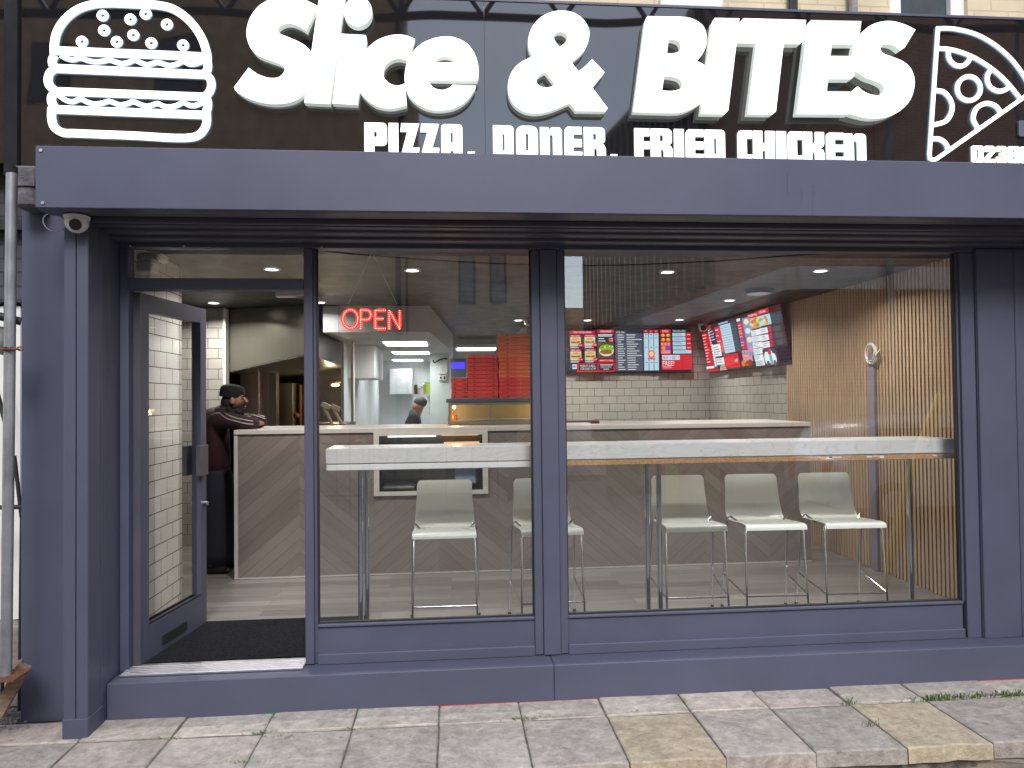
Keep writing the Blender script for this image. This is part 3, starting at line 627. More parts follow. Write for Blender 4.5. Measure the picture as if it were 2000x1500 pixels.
# second line: squarish letters drawn in a unit box (y down)
def rr(x0, y0, x1, y1, r=(0, 0, 0, 0)):
    """rounded box outline, radii tl tr br bl"""
    out = []
    for (cx, cy, rad, a0) in ((x0+r[0], y0+r[0], r[0], 180), (x1-r[1], y0+r[1], r[1], 270), (x1-r[2], y1-r[2], r[2], 0), (x0+r[3], y1-r[3], r[3], 90)):
        if rad == 0: out.append((cx, cy))
        else: out += [(cx+rad*math.cos(R(a0+90*t/5)), cy+rad*math.sin(R(a0+90*t/5))) for t in range(6)]
    return out
W2 = .62
GL = {
 'P': [[(0, 0)] + rr(0, 0, .68, .7, (0, .13, .13, 0))[1:-1] + [(.3, .7), (.3, 1.04), (0, 1.04)], rr(.29, .27, .375, .44, (0, .04, .04, 0))],
 'I': [rr(0, 0, .3, 1.04)],
 'Z': [[(.03, 0), (.6, 0), (.38, .74), (.6, .74), (.58, 1.04), (0, 1.04), (.22, .26), (0, .26)]],
 'A': [rr(0, 0, .66, 1.04, (.11, .11, 0, 0))[:-1][:7*2-2] + [(.66, 1.04), (.37, 1.04), (.37, .82), (.29, .82), (.29, 1.04), (0, 1.04)], rr(.285, .25, .365, .56, (.03, .03, 0, 0))],
 'D': [rr(0, 0, .64, 1.04, (0, .12, .12, 0)), rr(.29, .27, .365, .78, (0, .03, .03, 0))],
 'O': [rr(0, 0, .68, 1.04, (.2, .2, .2, .2)), rr(.3, .24, .39, .78, (.045, .045, .045, .045))],
 'n': [[(0, .03), (.26, .03), (.28, .12), (.36, .03)] + rr(.36, .03, .68, 1.04, (0, .11, 0, 0))[1:-1] + [(.4, 1.04), (.4, .33), (.385, .28), (.35, .26), (.31, .28), (.3, .33), (.3, 1.04), (0, 1.04)]],
 'E': [[(.11, 0)] + [(.56, 0), (.56, .235), (.29, .235), (.29, .385), (.56, .385), (.56, .63), (.29, .63), (.29, .78), (.57, .78), (.57, 1.04), (.11, 1.04), (.04, 1.0), (0, .92), (0, .12), (.04, .04)]],
 'R': [[(0, 0)] + rr(0, 0, .67, .5, (0, .14, .1, 0))[1:-1] + [(.56, .51), (.64, .55), (.69, .66), (.7, 1.04), (.41, 1.04), (.41, .72), (.38, .66), (.32, .65), (.32, 1.04), (0, 1.04)], rr(.29, .2, .39, .4, (0, .04, .04, 0))],
 'F': [[(0, 0), (.5, 0), (.5, .245), (.3, .245), (.3, .41), (.5, .41), (.5, .65), (.3, .65), (.3, 1.04), (0, 1.04)]],
 'C': [[(.1, 0), (.47, 0), (.47, .26), (.3, .26), (.3, .77), (.47, .77), (.47, 1.04), (.1, 1.04), (.03, 1.0), (0, .92), (0, .12), (.03, .04)]],
 'H': [[(0, 0), (.29, 0), (.29, .39), (.38, .39), (.38, 0), (.67, 0), (.67, 1.04), (.38, 1.04), (.38, .64), (.29, .64), (.29, 1.04), (0, 1.04)]],
 'K': [[(0, 0), (.29, 0), (.29, .39), (.35, .37), (.38, .28), (.38, 0), (.66, 0), (.66, .38), (.62, .48), (.52, .52), (.62, .57), (.66, .68), (.67, 1.04), (.37, 1.04), (.37, .75), (.35, .66), (.29, .64), (.29, 1.04), (0, 1.04)]],
 '0': [rr(0, 0, .66, 1.04, (.1, .1, .1, .1)), rr(.27, .22, .39, .8, (.04, .04, .04, .04))],
 '2': [[(0, .1), (.1, 0), (.56, 0), (.66, .1), (.66, .38), (.3, .8), (.66, .8), (.66, 1.04), (0, 1.04), (0, .78), (.36, .36), (.36, .22), (.3, .2), (.27, .24), (.27, .36), (0, .36)]],
 '3': [[(0, .1), (.1, 0), (.56, 0), (.66, .1), (.66, .42), (.57, .5), (.66, .58), (.66, .94), (.56, 1.04), (.1, 1.04), (0, .94), (0, .66), (.28, .66), (.28, .8), (.38, .8), (.38, .6), (.2, .58), (.2, .42), (.38, .4), (.38, .22), (.28, .22), (.28, .34), (0, .34)]],
 '8': [rr(0, 0, .66, 1.04, (.1, .1, .1, .1)), rr(.27, .18, .39, .4, (.03, .03, .03, .03)), rr(.27, .62, .39, .84, (.03, .03, .03, .03))],
 ',': [[(.12, .84), (.55, .84), (.38, 1.08), (0, 1.08)]],
}
TY = SY-.014; TD = .011
ztop = P(900, 243, TY).z; zbot = P(900, 306, TY).z
def small(ch, px0, px1, zt, zb, k, ymid, mat='letter'):
    x0, x1 = P(px0, ymid, TY).x, P(px1, ymid, TY).x
    L = GL[ch]; wmax = max(p[0] for p in L[0])
    loops = [[(x0+(x1-x0)*p[0]/wmax, zt+(zb-zt)*p[1]) for p in q] for q in L]
    mb = MB(); mb.plate(loops, TY-.0004*k, TD); mb.build('letter', [mat, 'letter_side'], SG)
k = 0
for ox, s, seq in ((700, 7.692, 'P 90 430|I 455 600|Z 632 915|Z 932 1215|A 1245 1562|, 1612 1752'), (940, 7.143, 'D 165 450|O 487 790|n 820 1125|E 1162 1408|R 1432 1740|, 1775 1900'), (1220, 8.333, 'F 160 404|R 425 785|I 805 965|E 995 1290|D 1305 1635'), (1420, 6.667, 'C 138 325|H 340 620|I 640 770|C 790 980|K 988 1270|E 1290 1525|n 1525 1810')):
    for t in seq.split('|'):
        ch, a_, b_ = t.split(); a_ = ox+float(a_)/s; b_ = ox+float(b_)/s
        xm = (a_+b_)/2
        small(ch, a_, b_, ztop, zbot, k % 3, 280, 'letter_dim' if (ox == 1420 and ch in 'E') else 'letter'); k += 1
zt2, zb2 = P(1940, 285, TY).z, P(1940, 317, TY).z
for ch, a_, b_ in (('0', 590, 705), ('2', 712, 820), ('3', 828, 935), ('8', 945, 1060), ('0', 1066, 1180)): small(ch, 1780+a_/5, 1780+b_/5, zt2, zb2, 0, 300)
# faint unlit grey digit of the line above
zt3, zb3 = P(1990, 235, TY).z, P(1990, 265, TY).z
mb = MB(); x0, x1 = P(1990, 250, TY).x, P(2014, 250, TY).x
mb.plate([[(x0+(x1-x0)*p[0]/.66, zt3+(zb3-zt3)*p[1]) for p in q] for q in GL['8']], TY, .02); mb.build('letter', [pbr('unlit_letter', (.1, .12, .16), .4)]*2, SG)
# burger symbol drawn with lit lines
K_ = wx(60, 0, 5.174, TY)
def lit(mb, pts, wpx, s, k, closed=False, n=6, smooth=True, T=None, depth=TD):
    q = spline([T(p) for p in pts], closed, n) if smooth else [T(p)[:2] for p in pts]
    mb.ribbon(q, wpx/s*(TY-CAM.y)/FPX, TY-.0006*k, depth, closed)
NM = ['neon', 'neon_halo']
mb = MB(); lit(mb, [(235, 545), (235, 460), (260, 330), (340, 200), (470, 95), (640, 40), (800, 30), (1040, 40), (1280, 50), (1440, 90), (1600, 205), (1720, 370), (1778, 540), (1782, 610)], 80, 5.174, 0, T=K_)
lit(mb, [(215, 508), (1790, 573)], 82, 5.174, 1, smooth=False, T=K_)
bun = mb.build('burger_symbol', NM, SG)
mb = MB(); lit(mb, [(240, 560), (218, 600), (222, 650), (262, 690)], 78, 5.174, 2, T=K_); lit(mb, [(230, 690), (1800, 755)], 84, 5.174, 3, smooth=False, T=K_); lit(mb, [(1775, 590), (1787, 640), (1785, 700), (1755, 740)], 78, 5.174, 2, T=K_)
lit(mb, [(240, 695), (195, 735), (175, 800), (190, 865), (240, 912)], 78, 5.174, 4, T=K_); lit(mb, [(235, 922), (1795, 980)], 78, 5.174, 5, smooth=False, T=K_); lit(mb, [(1780, 760), (1815, 800), (1825, 870), (1805, 930), (1770, 970)], 78, 5.174, 4, T=K_)
lit(mb, [(240, 940), (212, 980), (215, 1040), (245, 1090)], 78, 5.174, 6, T=K_); lit(mb, [(1780, 995), (1790, 1040), (1787, 1090), (1770, 1140)], 78, 5.174, 6, T=K_)
mb.build('patty_layer', NM, bun)
mb = MB(); lit(mb, [(235, 1106), (1785, 1165)], 80, 5.174, 7, smooth=False, T=K_); lit(mb, [(215, 1085), (215, 1210), (245, 1290), (330, 1342), (440, 1348), (1000, 1370), (1630, 1390), (1720, 1350), (1775, 1260), (1780, 1130)], 78, 5.174, 8, T=K_)
mb.build('bottom_bun', NM, bun)
for pts in ([(300, 558), (350, 585), (420, 602), (500, 586), (570, 608), (640, 622), (720, 618), (790, 604), (850, 622), (920, 640), (990, 628), (1050, 606), (1110, 632), (1180, 652), (1280, 630), (1400, 660), (1480, 645), (1540, 618), (1590, 642), (1650, 646), (1735, 618)], [(285, 965), (350, 1010), (420, 1026), (500, 1000), (570, 1030), (640, 1048), (720, 1040), (790, 1022), (850, 1042), (900, 1058), (980, 1044), (1030, 1026), (1110, 1055), (1180, 1072), (1280, 1045), (1340, 1070), (1400, 1078), (1480, 1062), (1540, 1034), (1590, 1058), (1650, 1066), (1735, 1035)]):
    mb = MB(); lit(mb, pts, 46, 5.174, 0, T=K_); mb.build('lettuce_wave', NM, bun)
for u_, v_ in ((725, 155), (1005, 193), (1160, 138), (1375, 245), (740, 305), (1035, 352), (515, 418), (868, 420), (1217, 433), (1538, 455)):
    mb = MB(); lit(mb, [(u_+39*math.cos(t*math.pi/8), v_+37*math.sin(t*math.pi/8)) for t in range(16)], 38, 5.174, 0, True, 2, T=K_); mb.build('seed', NM, bun)
J_ = wx(1780, 30, 5, TY)
mb = MB(); lit(mb, [(264, 112), (262, 135), (180, 1350), (184, 1395), (212, 1412), (245, 1402), (300, 1365), (1220, 715)], 42, 5, 0, smooth=False, T=J_)
lit(mb, [(245, 128), (350, 125), (450, 135), (650, 190), (850, 310), (1000, 450), (1120, 620), (1180, 740)], 42, 5, 1, T=J_)
lit(mb, [(255, 320), (400, 335), (600, 405), (800, 530), (950, 670), (1060, 805)], 44, 5, 2, T=J_)
pz = mb.build('pizza_symbol', NM, SG)
for pts, cl in (([(360, 345), (370, 420), (420, 480), (490, 495), (550, 460), (580, 400)], 0), ([(785, 515), (742, 600), (765, 690), (850, 740), (920, 725), (965, 690)], 0), ([(563+113*math.cos(t*math.pi/8), 714+117*math.sin(t*math.pi/8)) for t in range(16)], 1), ([(240, 732), (320, 750), (390, 840), (397, 930), (340, 1030), (215, 1070)], 0), ([(200, 1205), (280, 1210), (340, 1255), (362, 1325)], 0), ([(648, 1100), (605, 1010), (640, 905), (740, 858), (830, 890), (868, 940)], 0)):
    mb = MB(); lit(mb, pts, 48, 5, 3, bool(cl), 4, T=J_); mb.build('topping_ring', NM, pz)

# ================================================================== BUILDING ABOVE, NEIGHBOUR
UB = thing('brick_building', 'cream painted brick building rising above the sign board', 'building', (.6, .05, 3.74))
mb = MB()
wins = [(P(1292, 5, .05).x, P(1400, 5, .05).x, 3.82), (P(1738, 10, .05).x, P(1890, 10, .05).x, 3.76)]
xs = [-2.32, wins[0][0], wins[0][1], wins[1][0], wins[1][1], 16]
for i in (0, 2, 4): mb.box(xs[i], xs[i+1], .05, .35, 2.45, 5.6)
mb.box(4.61, 16, .05, .35, PZ, 2.449)
for a_, b_, z in wins: mb.box(a_, b_, .05, .35, 2.45, z); mb.box(a_, b_, .05, .35, z+1.5, 5.6)
mb.build('wall', 'cream_y', UB)
for a_, b_, z in wins:
    mb = MB(); mb.box(a_-.02, b_+.02, -.0, .12, z-.06, z-.002, .004); mb.build('window_sill', 'plaster', UB)
    mb = MB(); mb.box(a_, a_+.09, .08, .15, z, z+1.5); mb.box(b_-.09, b_, .08, .15, z, z+1.5); mb.box(a_+.09, b_-.09, .08, .15, z, z+.05); f = mb.build('window', 'plaster', UB)
    mb = MB(); mb.box(a_+.09, b_-.09, .12, .126, z+.05, z+1.5); mb.build('pane', pbr('dim_pane', (.06, .075, .085), .08, var=.2), f)
for px in (1545, 1552, 1665):
    x = P(px, 10, .02).x; mb = MB(); mb.tube([(x, .015, 3.745), (x, .015, 5.6)], .016 if px < 1600 else .026, 10); mb.build('drainpipe', 'iron' if px < 1600 else 'stone', UB)
NB = thing('neighbour_building', 'neighbouring house with dark painted brick over a white moulded doorway', 'building', (-3.2, .2, PZ))
mb = MB(); mb.box(-7, -2.235, .12, .4, 2.02, 2.62); mb.box(-14, -2.33, .12, .4, 2.62, 5.6); mb.build('wall', 'darkbrick', NB)
mb = MB(); mb.box(-7, -2.235, .2, .4, .25, 2.0); mb.build('doorway', 'white', NB)
mb = MB()
arc = [P(px, py, .14) for px, py in ((-60, 515), (-20, 522), (0, 532), (20, 546), (40, 562), (60, 585))]
mb.tube([(p.x, .16, p.z) for p in arc], .03, 8); mb.tube([(p.x, .175, p.z-.075) for p in arc], .02, 8)
for px in (38, 5): q = P(px, 800, .17); mb.box(q.x-.02, q.x+.015, .15, .2, .25, 2.0)
mb.build('moulding', 'plaster', NB)
mb = MB(); mb.box(-7, -2.26, .05, .42, PZ, .24, .01); mb.build('plinth', 'stone', NB)
mb = MB(); q0 = P(-10, 318, -.03); mb.box(-7, -2.295, -.03, .1, q0.z, 5); mb.build('signboard', 'acrylic', NB)
mb = MB(); p0 = P(24, 322, -.3); p1 = P(69, 403, -.3)
mb.box(p0.x, p1.x, -.3, -.0, p1.z, p0.z, .012); mb.box(p0.x+.02, p1.x, -.31, -.302, p1.z+.1, p0.z-.06, .003)
tag(mb.build('corbel', pbr('sooty_stone', (.1, .095, .1), .9, var=.5, vs=14, bump=1, bs=40)), 'chipped grey stone corbel at the left end of the fascia', 'corbel')
# scaffold at the left edge
t = thing('scaffold_pole', 'upright grey galvanised scaffold tube standing on a board at the left edge', 'scaffold pole', tuple(P(12, 1318, -.5)))
pa, pb = P(23, 335, -.5), P(12, 1318, -.5)
mb = MB(); mb.tube([pb, pa], .0245, 16); mb.build('tube', 'galv', t, smooth=40)
mb = MB(); mb.box(pb.x-.075, pb.x+.075, -.575, -.425, pb.z-.008, pb.z); mb.build('base_plate', 'rust', t)
mb = MB(); q = P(22, 338, -.5); mb.tube([q, q+Vector((0, 0, .03))], .028, 12); mb.build('cap', 'black', t)
pa, pb = P(-90, 596, -.56), P(41, 628, -.45)
mb = MB(); mb.tube([pa, pb], .02, 12); tag(mb.build('scaffold_pole', 'iron', smooth=40), 'short dark horizontal scaffold tube crossing the upright tube', 'scaffold pole')
pa, pb = P(-30, 660, -.42), P(12, 645, -.42)
mb = MB(); mb.tube([P(-6, 690, -.42), P(10, 640, -.42)], .03, 12); tag(mb.build('scaffold_pole', 'galv', smooth=40), 'blue grey tube end behind the upright tube, above the rusty chain', 'scaffold pole')
mb = MB()
for i in range(7):
    c = P(-4+7.2*i, 681+(i % 2)*1.2, -.53); pts = []
    for k in range(13):
        a_ = 2*math.pi*k/12; v = Vector((.014*math.cos(a_), 0, .008*math.sin(a_))) if i % 2 == 0 else Vector((.014*math.cos(a_), .008*math.sin(a_), 0)); pts.append(c+v)
    mb.tube(pts, .0035, 6, cap=False)
tag(mb.build('chain', 'rust', smooth=True), 'short rusty chain fastened round the scaffold tube', 'chain')
mb = MB()
for px in (2, 36): q = P(px, 1000, -.15); mb.tube([(q.x, -.12, P(px, 985, -.12).z), (q.x-.01, -.12, PZ+.05)], .009, 8)
q = P(44, 990, -.12); q2 = P(-80, 1000, -.12); mb.tube([(q.x, -.12, q.z), (q2.x, -.12, q.z)], .012, 8); mb.tube([P(28, 890, -.12), P(42, 1010, -.12)], .010, 8); mb.tube([P(-30, 680, -.12), P(12, 830, -.12)], .012, 8)
tag(mb.build('railing', 'iron'), 'black iron area railing behind the scaffold tube', 'railing')
mb = MB(); pb = P(12, 1318, -.5); mb.xbox(Matrix.Translation((pb.x-.37, -.46, pb.z-.03)) @ Matrix.Rotation(R(18), 4, 'Z'), .72, .2, .038)
tag(mb.build('scaffold_board', 'oldwood'), 'worn wooden board lying under the scaffold tube', 'board')
q = P(26, 1345, -.35)
mb = MB(); mb.xbox(Matrix.Translation((q.x, -.37, q.z)) @ Matrix.Rotation(R(28), 4, 'Y') @ Matrix.Rotation(R(8), 4, 'Z'), .055, .05, .26)
tag(mb.build('wood_offcut', 'oldwood'), 'grey timber offcut leaning against the pillar foot', 'timber')
mb = MB(); mb.xbox(Matrix.Translation((q.x-.28, -.45, PZ+.07)) @ Matrix.Rotation(R(20), 4, 'Z'), .4, .1, .14)
tag(mb.build('timber_block', 'oldwood'), 'timber packing block beneath the scaffold board', 'timber')
random.seed(5)
mb = MB()
for i in range(70):
    p = G(random.uniform(-10, 55), random.uniform(1365, 1425), PZ+.004)
    mb.sphere((p.x, p.y, PZ+.006), random.uniform(.004, .013), (1, 1, .5), 5, 3)
tag(mb.build('rubble', 'stone'), 'crumbs of stone and leaf litter at the pillar foot', 'rubble', kind='stuff')

# security cameras
def dome(c, r, look, label, name='security_camera'):
    t = thing(name, label, 'security camera', tuple(c))
    mb = MB(); mb.disc(c, r*1.02, (0, 0, 1), r*.3, 28, r*1.1); mb.build('base', 'camwhite', t, smooth=40)
    mb = MB(); mb.sphere(Vector(c)-Vector((0, 0, r*.35)), r*.98, (1, 1, 1), 28, 16); mb.build('housing', 'camwhite', t, smooth=True)
    lk = Vector(look).normalized(); e = Vector(c)-Vector((0, 0, r*.35))+lk*r*.72
    mb = MB(); mb.disc(e, r*.5, lk, r*.56, 24); mb.build('lens', 'blackgl', t, smooth=40)
    return t
c = P(150, 424, -.42); c.z = 2.362
dome(c, .055, (.25, -.75, -.38), 'white turret security camera under the left end of the fascia')
mb = MB(); pts = [P(*p, -.42) for p in ((132, 432), (124, 447), (108, 452), (92, 446), (84, 432), (88, 421), (112, 417), (128, 433))]
mb.tube([Vector(p) for p in spline([(p.x, p.z) for p in pts], False, 4) and [(x, -.42, z) for x, z in spline([(p.x, p.z) for p in pts], False, 4)]], .0022, 6)
tag(mb.build('camera_cable', 'wire'), 'thin loose cable looping beside the outdoor camera', 'cable')

# ================================================================== INTERIOR SHELL
CZ = 2.41
mb = MB(); mb.quad([(-3.4, .02, 0), (3.6, .02, 0), (3.6, 9.2, 0), (-3.4, 9.2, 0)]); struct('floor', mb, 'floorwood', normals=False)
mb = MB(); mb.box(-3.4, 3.62, .046, 9.2, CZ, CZ+.06); struct('ceiling', mb, 'ceil')
KX0, KX1, KY = -1.27, -.2, 3.3
mb = MB(); mb.prism([(KX0, KY), (KX1, KY), (.05, 6.6), (.05, 9.1), (KX0, 9.1)], 2.14, CZ-.003); struct('kitchen_ceiling', mb, pbr('soffit_paint', (.42, .43, .44), .6, var=.04))
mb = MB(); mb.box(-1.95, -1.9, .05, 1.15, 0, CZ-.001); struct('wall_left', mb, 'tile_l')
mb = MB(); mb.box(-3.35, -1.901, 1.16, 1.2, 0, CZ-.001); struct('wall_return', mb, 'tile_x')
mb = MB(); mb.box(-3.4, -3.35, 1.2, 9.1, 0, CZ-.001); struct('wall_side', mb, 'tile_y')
tx = P(436, 700, 3.5).x
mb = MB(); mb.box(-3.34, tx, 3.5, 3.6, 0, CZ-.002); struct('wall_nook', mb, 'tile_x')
mb = MB(); mb.box(tx+.001, tx+.028, 3.485, 3.6, 0, CZ-.003); struct('corner_trim', mb, 'plaster')
mb = MB(); mb.box(-3.4, 1.0, 9.1, 9.2, 0, CZ-.001); struct('wall_back', mb, 'kitchen')
mb = MB(); mb.box(.98, 1.04, 5.55, 9.1, 0, CZ-.001); struct('wall_kitchen', mb, 'kitchen')
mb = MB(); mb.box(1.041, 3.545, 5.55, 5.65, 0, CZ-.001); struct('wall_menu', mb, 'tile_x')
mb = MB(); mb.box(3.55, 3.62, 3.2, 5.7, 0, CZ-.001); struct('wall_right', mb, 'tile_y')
mb = MB(); mb.box(3.55, 3.62, .05, 3.198, 0, CZ-.001); struct('wall_slat_backing', mb, 'black')
mb = MB(); mb.box(-1.29, -1.26, 4.65, 9.1, 0, 2.139); struct('wall_partition', mb, 'kitchen')
px0, px1 = P(840, 700, 7.0).x, P(878, 700, 7.0).x
mb = MB(); mb.box(px0, px1, 7.0, 7.3, 0, 2.139); struct('wall_nib', mb, pbr('pale_green_white', (.62, .70, .66), .5, var=.03))
# oak slats
mb = MB(); y = .07; 
while y < 3.15:
    mb.box(3.505, 3.545, y, y+.027, .003, CZ-.004); y += .0445
o = thing('slat_panel', '', '', (3.53, 1.6, 0)); mb.build('slats', 'slat', o)
mb = MB(); mb.box(3.5455, 3.5495, .06, 3.19, .003, CZ-.004); mb.build('backing', 'black', o); tag(o, 'oak slatted acoustic panelling covering the right wall', 'slat panelling')
tr = Wx(1713, 1105, 3.5)
mb = MB(); mb.box(3.475, 3.503, tr.y-.045, tr.y+.045, .003, Wx(1710, 690, 3.48).z, .004)
tag(mb.build('cable_trunking', pbr('lilac_grey_trim', (.22, .2, .25), .4)), 'lilac grey vertical trunking on the slatted wall', 'trunking')
mb = MB()
lc = Wx(1701, 690, 3.46)
for k_, (r1, r2, ox, oz) in enumerate(((.075, .085, 0, 0), (.062, .07, .012, .006), (.07, .08, -.01, -.008))):
    mb.tube([(3.455+.004*k_, lc.y+ox+r1*math.cos(a_*math.pi/12), lc.z+oz+r2*math.sin(a_*math.pi/12)) for a_ in range(25)], .004, 6, cap=False)
q = Wx(1721, 682, 3.46); mb.tube([(3.452, lc.y-.03, lc.z-.06), (3.45, q.y, q.z)], .005, 6)
tag(mb.build('cable_coil', 'camwhite', smooth=True), 'coil of white cable hanging on the slatted wall', 'cable')
# door mat
mb = MB(); a_, b_, c_, d_ = G(272, 1302, .004), G(597, 1296, .004), G(597, 1211, .004), G(383, 1222, .004)
nx, ny = 60, 40
mb.box(-1.73, -.55, .06, .8, .001, .012)
tag(mb.build('door_mat', 'mat'), 'black ribbed entrance mat inside the doorway', 'door mat')

# ================================================================== DOWNLIGHTS AND PANELS
def area(parent, loc, sx, sy, e, shape='DISK', col=(1, .96, .9), spread=R(150)):
    l = bpy.data.lights.new('lamp_light', 'AREA'); l.shape = shape; l.size = sx; l.size_y = sy; l.energy = e; l.color = col; l.spread = spread
    o = bpy.data.objects.new('lamp_light', l); COL.objects.link(o); o.parent = parent; o.location = Vector(loc)-OFF[parent.name]
    return o
dls = [((-1.28, 1.23), 'over the open doorway'), ((-2.27, 3.08), 'above the bearded man'), ((-.27, 1.25), 'to the right of the red LED sign'), ((-1.253, 3.04), 'left of the red LED sign'), ((-.225, 4.66), 'behind the red LED sign, over the kitchen hatch'), ((.84, 4.68), 'above the pizza boxes'), ((1.67, 1.28), 'nearest the centre post in the right window'), ((1.70, 4.69), 'above the left menu screen'), ((2.85, 4.65), 'in the far corner by the indoor camera'), ((2.85, 1.2), 'nearest the slatted wall'), ((2.79, 2.88), 'above the tilted-looking side menu screens')]
first = None
for (x, y), where in dls:
    lab = 'round white ceiling downlight '+where
    if first is None:
        t = thing('downlight', lab, 'downlight', (x, y, CZ), 'recessed downlights in the dark ceiling')
        mb = MB(); mb.lathe([(.062, -.001), (.06, -.008), (.047, -.008), (.045, -.002)], (x, y, CZ)); mb.build('rim', 'camwhite', t, smooth=True)
        mb = MB(); mb.disc((x, y, CZ-.004), .046, (0, 0, -1), .003); mb.build('lens', 'lamp', t)
        area(t, (x, y, CZ-.012), .09, .09, 6.5, spread=R(150))
        first = t
    else:
        t = copy_tree(first); t.location = (x, y, CZ); t['label'] = lab
        if y == 3.04:          # this one sits right by the white soffit and is dimmer
            for c_ in t.children:
                if c_.type == 'LIGHT': c_.data = c_.data.copy(); c_.data.energy = 2.2
def panel(px0, px1, py, z, dy, label, drop=0):
    a_, b_ = G(px0, py, z), G(px1, py, z); x0, x1 = a_.x, b_.x; y = (a_.y+b_.y)/2
    t = thing('ceiling_panel_light', label, 'ceiling light', ((x0+x1)/2, y, z), 'white panel lights in the kitchen')
    mb = MB(); mb.box(x0-.03, x1+.03, y-dy-.03, y+dy+.03, z+.003, z+.05 if drop else z+.0035); mb.build('frame', 'camwhite', t)
    mb = MB(); mb.box(x0, x1, y-dy, y+dy, z-.006, z+.002); mb.build('diffuser', 'led_panel', t)
    area(t, ((x0+x1)/2, y, z-.02), x1-x0, 2*dy, 4, 'RECTANGLE', (.95, .98, 1))
panel(752, 834, 671.5, 2.132, .33, 'large white panel light nearest the kitchen hatch')
panel(768, 838, 689.5, 2.132, .3, 'second white panel light, middle of the kitchen ceiling')
panel(768, 825, 704, 2.13, .3, 'third white panel light, deepest in the kitchen ceiling')
panel(893, 968, 682, 2.25, .3, 'bright tilted panel light beside the tall pizza box stack', 1)

# ================================================================== COUNTER
CY = 1.975; CXL, CXR, CH = -1.764, 3.13, 1.217
CT = thing('counter', 'long serving counter with chevron wood front and white worktop', 'counter', (.7, 2.3, 0))
d0, d1 = P(732, 846, CY).x, P(950, 846, CY).x; dz1, dz0 = P(840, 845, CY).z, P(840, 964, CY).z
mb = MB(); mb.box(CXL+.03, d0, CY, CY+.03, .0, 1.178); mb.box(d1, CXR, CY, CY+.03, 0, 1.178); mb.box(d0, d1, CY, CY+.03, 0, dz0); mb.box(d0, d1, CY, CY+.03, dz1, 1.178); mb.box(CXR-.03, CXR, CY+.031, 2.85, 0, 1.178); mb.box(CXL+.012, CXL+.03, CY+.031, 2.85, 0, 1.178)
mb.build('front_panel', 'chevron', CT)
mb = MB(); mb.box(CXL, CXR+.01, CY-.012, 2.87, 1.179, CH, .003); mb.build('worktop', pbr('pale_worktop', (.56, .53, .5), .35, var=.05), CT)
mb = MB(); mb.box(CXL, CXL+.029, CY-.004, CY+.028, .002, 1.178); mb.box(CXL+.03, CXR, CY-.006, CY-.001, .002, .012); mb.build('edge_trim', pbr('pale_trim', (.5, .47, .45), .5), CT)
mb = MB(); fw = .035
mb.box(d0-.01, d0+fw, CY-.015, CY-.002, dz0-.01, dz1+.01); mb.box(d1-fw, d1+.01, CY-.015, CY-.002, dz0-.01, dz1+.01); mb.box(d0+fw, d1-fw, CY-.015, CY-.002, dz1-fw*.6, dz1+.01); mb.box(d0+fw, d1-fw, CY-.015, CY-.002, dz0-.01, dz0+fw*.7)
dw = mb.build('display_window', pbr('cream_frame', (.6, .57, .53), .5), CT)
mb = MB(); mb.quad([(d0+fw, CY-.008, dz0+.02), (d1-fw, CY-.008, dz0+.02), (d1-fw, CY-.008, dz1-.02), (d0+fw, CY-.008, dz1-.02)]); mb.build('display_glass', 'clear', dw)
mb = MB(); y2 = CY+.55
mb.quad([(d0, y2, dz0), (d1, y2, dz0), (d1, y2, dz1), (d0, y2, dz1)]); mb.quad([(d0, CY+.031, dz0+.002), (d1, CY+.031, dz0+.002), (d1, y2, dz0+.002), (d0, y2, dz0+.002)]); mb.quad([(d0, CY+.031, dz0), (d0, y2, dz0), (d0, y2, dz1), (d0, CY+.031, dz1)]); mb.quad([(d1, CY+.031, dz0), (d1, y2, dz0), (d1, y2, dz1), (d1, CY+.031, dz1)])
mb.build('display_lining', pbr('steel_lining', (.3, .28, .26), .35, .7), dw)
mb = MB(); mb.box(d0+.05, d0+.32, CY+.12, CY+.42, dz0+.02, dz0+.05, .01); mb.box(d0+.07, d0+.30, CY+.14, CY+.40, dz0+.05, dz0+.052)
tag(mb.build('tray', 'steel'), 'shallow steel tray inside the counter display window', 'tray')
mb = MB()
for i in range(26): mb.box(d0+.1+.022*i, d0+.102+.022*i, CY+.2, CY+.204, dz0+.16, dz0+.3)
for i in range(6): mb.box(d0+.1, d0+.66, CY+.2, CY+.203, dz0+.16+.028*i, dz0+.162+.028*i)
mb.box(d0+.3, d0+.66, CY+.21, CY+.45, dz0+.3, dz0+.34)
tag(mb.build('wire_rack', 'steel_dark'), 'dark wire shelf inside the counter display window', 'rack')
mb = MB(); mb.box(d1-.27, d1-.08, CY+.2, CY+.4, dz0+.05, dz0+.36, .01)
tag(mb.build('tub', pbr('pale_blue_plastic', (.45, .55, .72), .4)), 'pale blue plastic tub inside the counter display window', 'tub')
mb = MB(); mb.box(d0+.08, d0+.5, CY+.3, CY+.33, dz1-.05, dz1-.035); mb.build('display_lamp', emit('display_strip', (.75, .95, 1), .8), dw)
mb = MB(); mb.box(d1-.38, d1-.06, CY+.35, CY+.37, dz1-.045, dz1-.03); mb.box(d1-.36, d1-.05, CY+.25, CY+.27, dz1-.11, dz1-.095); mb.build('warm_lamp', emit('display_warm', (1, .5, .18), .45), dw)
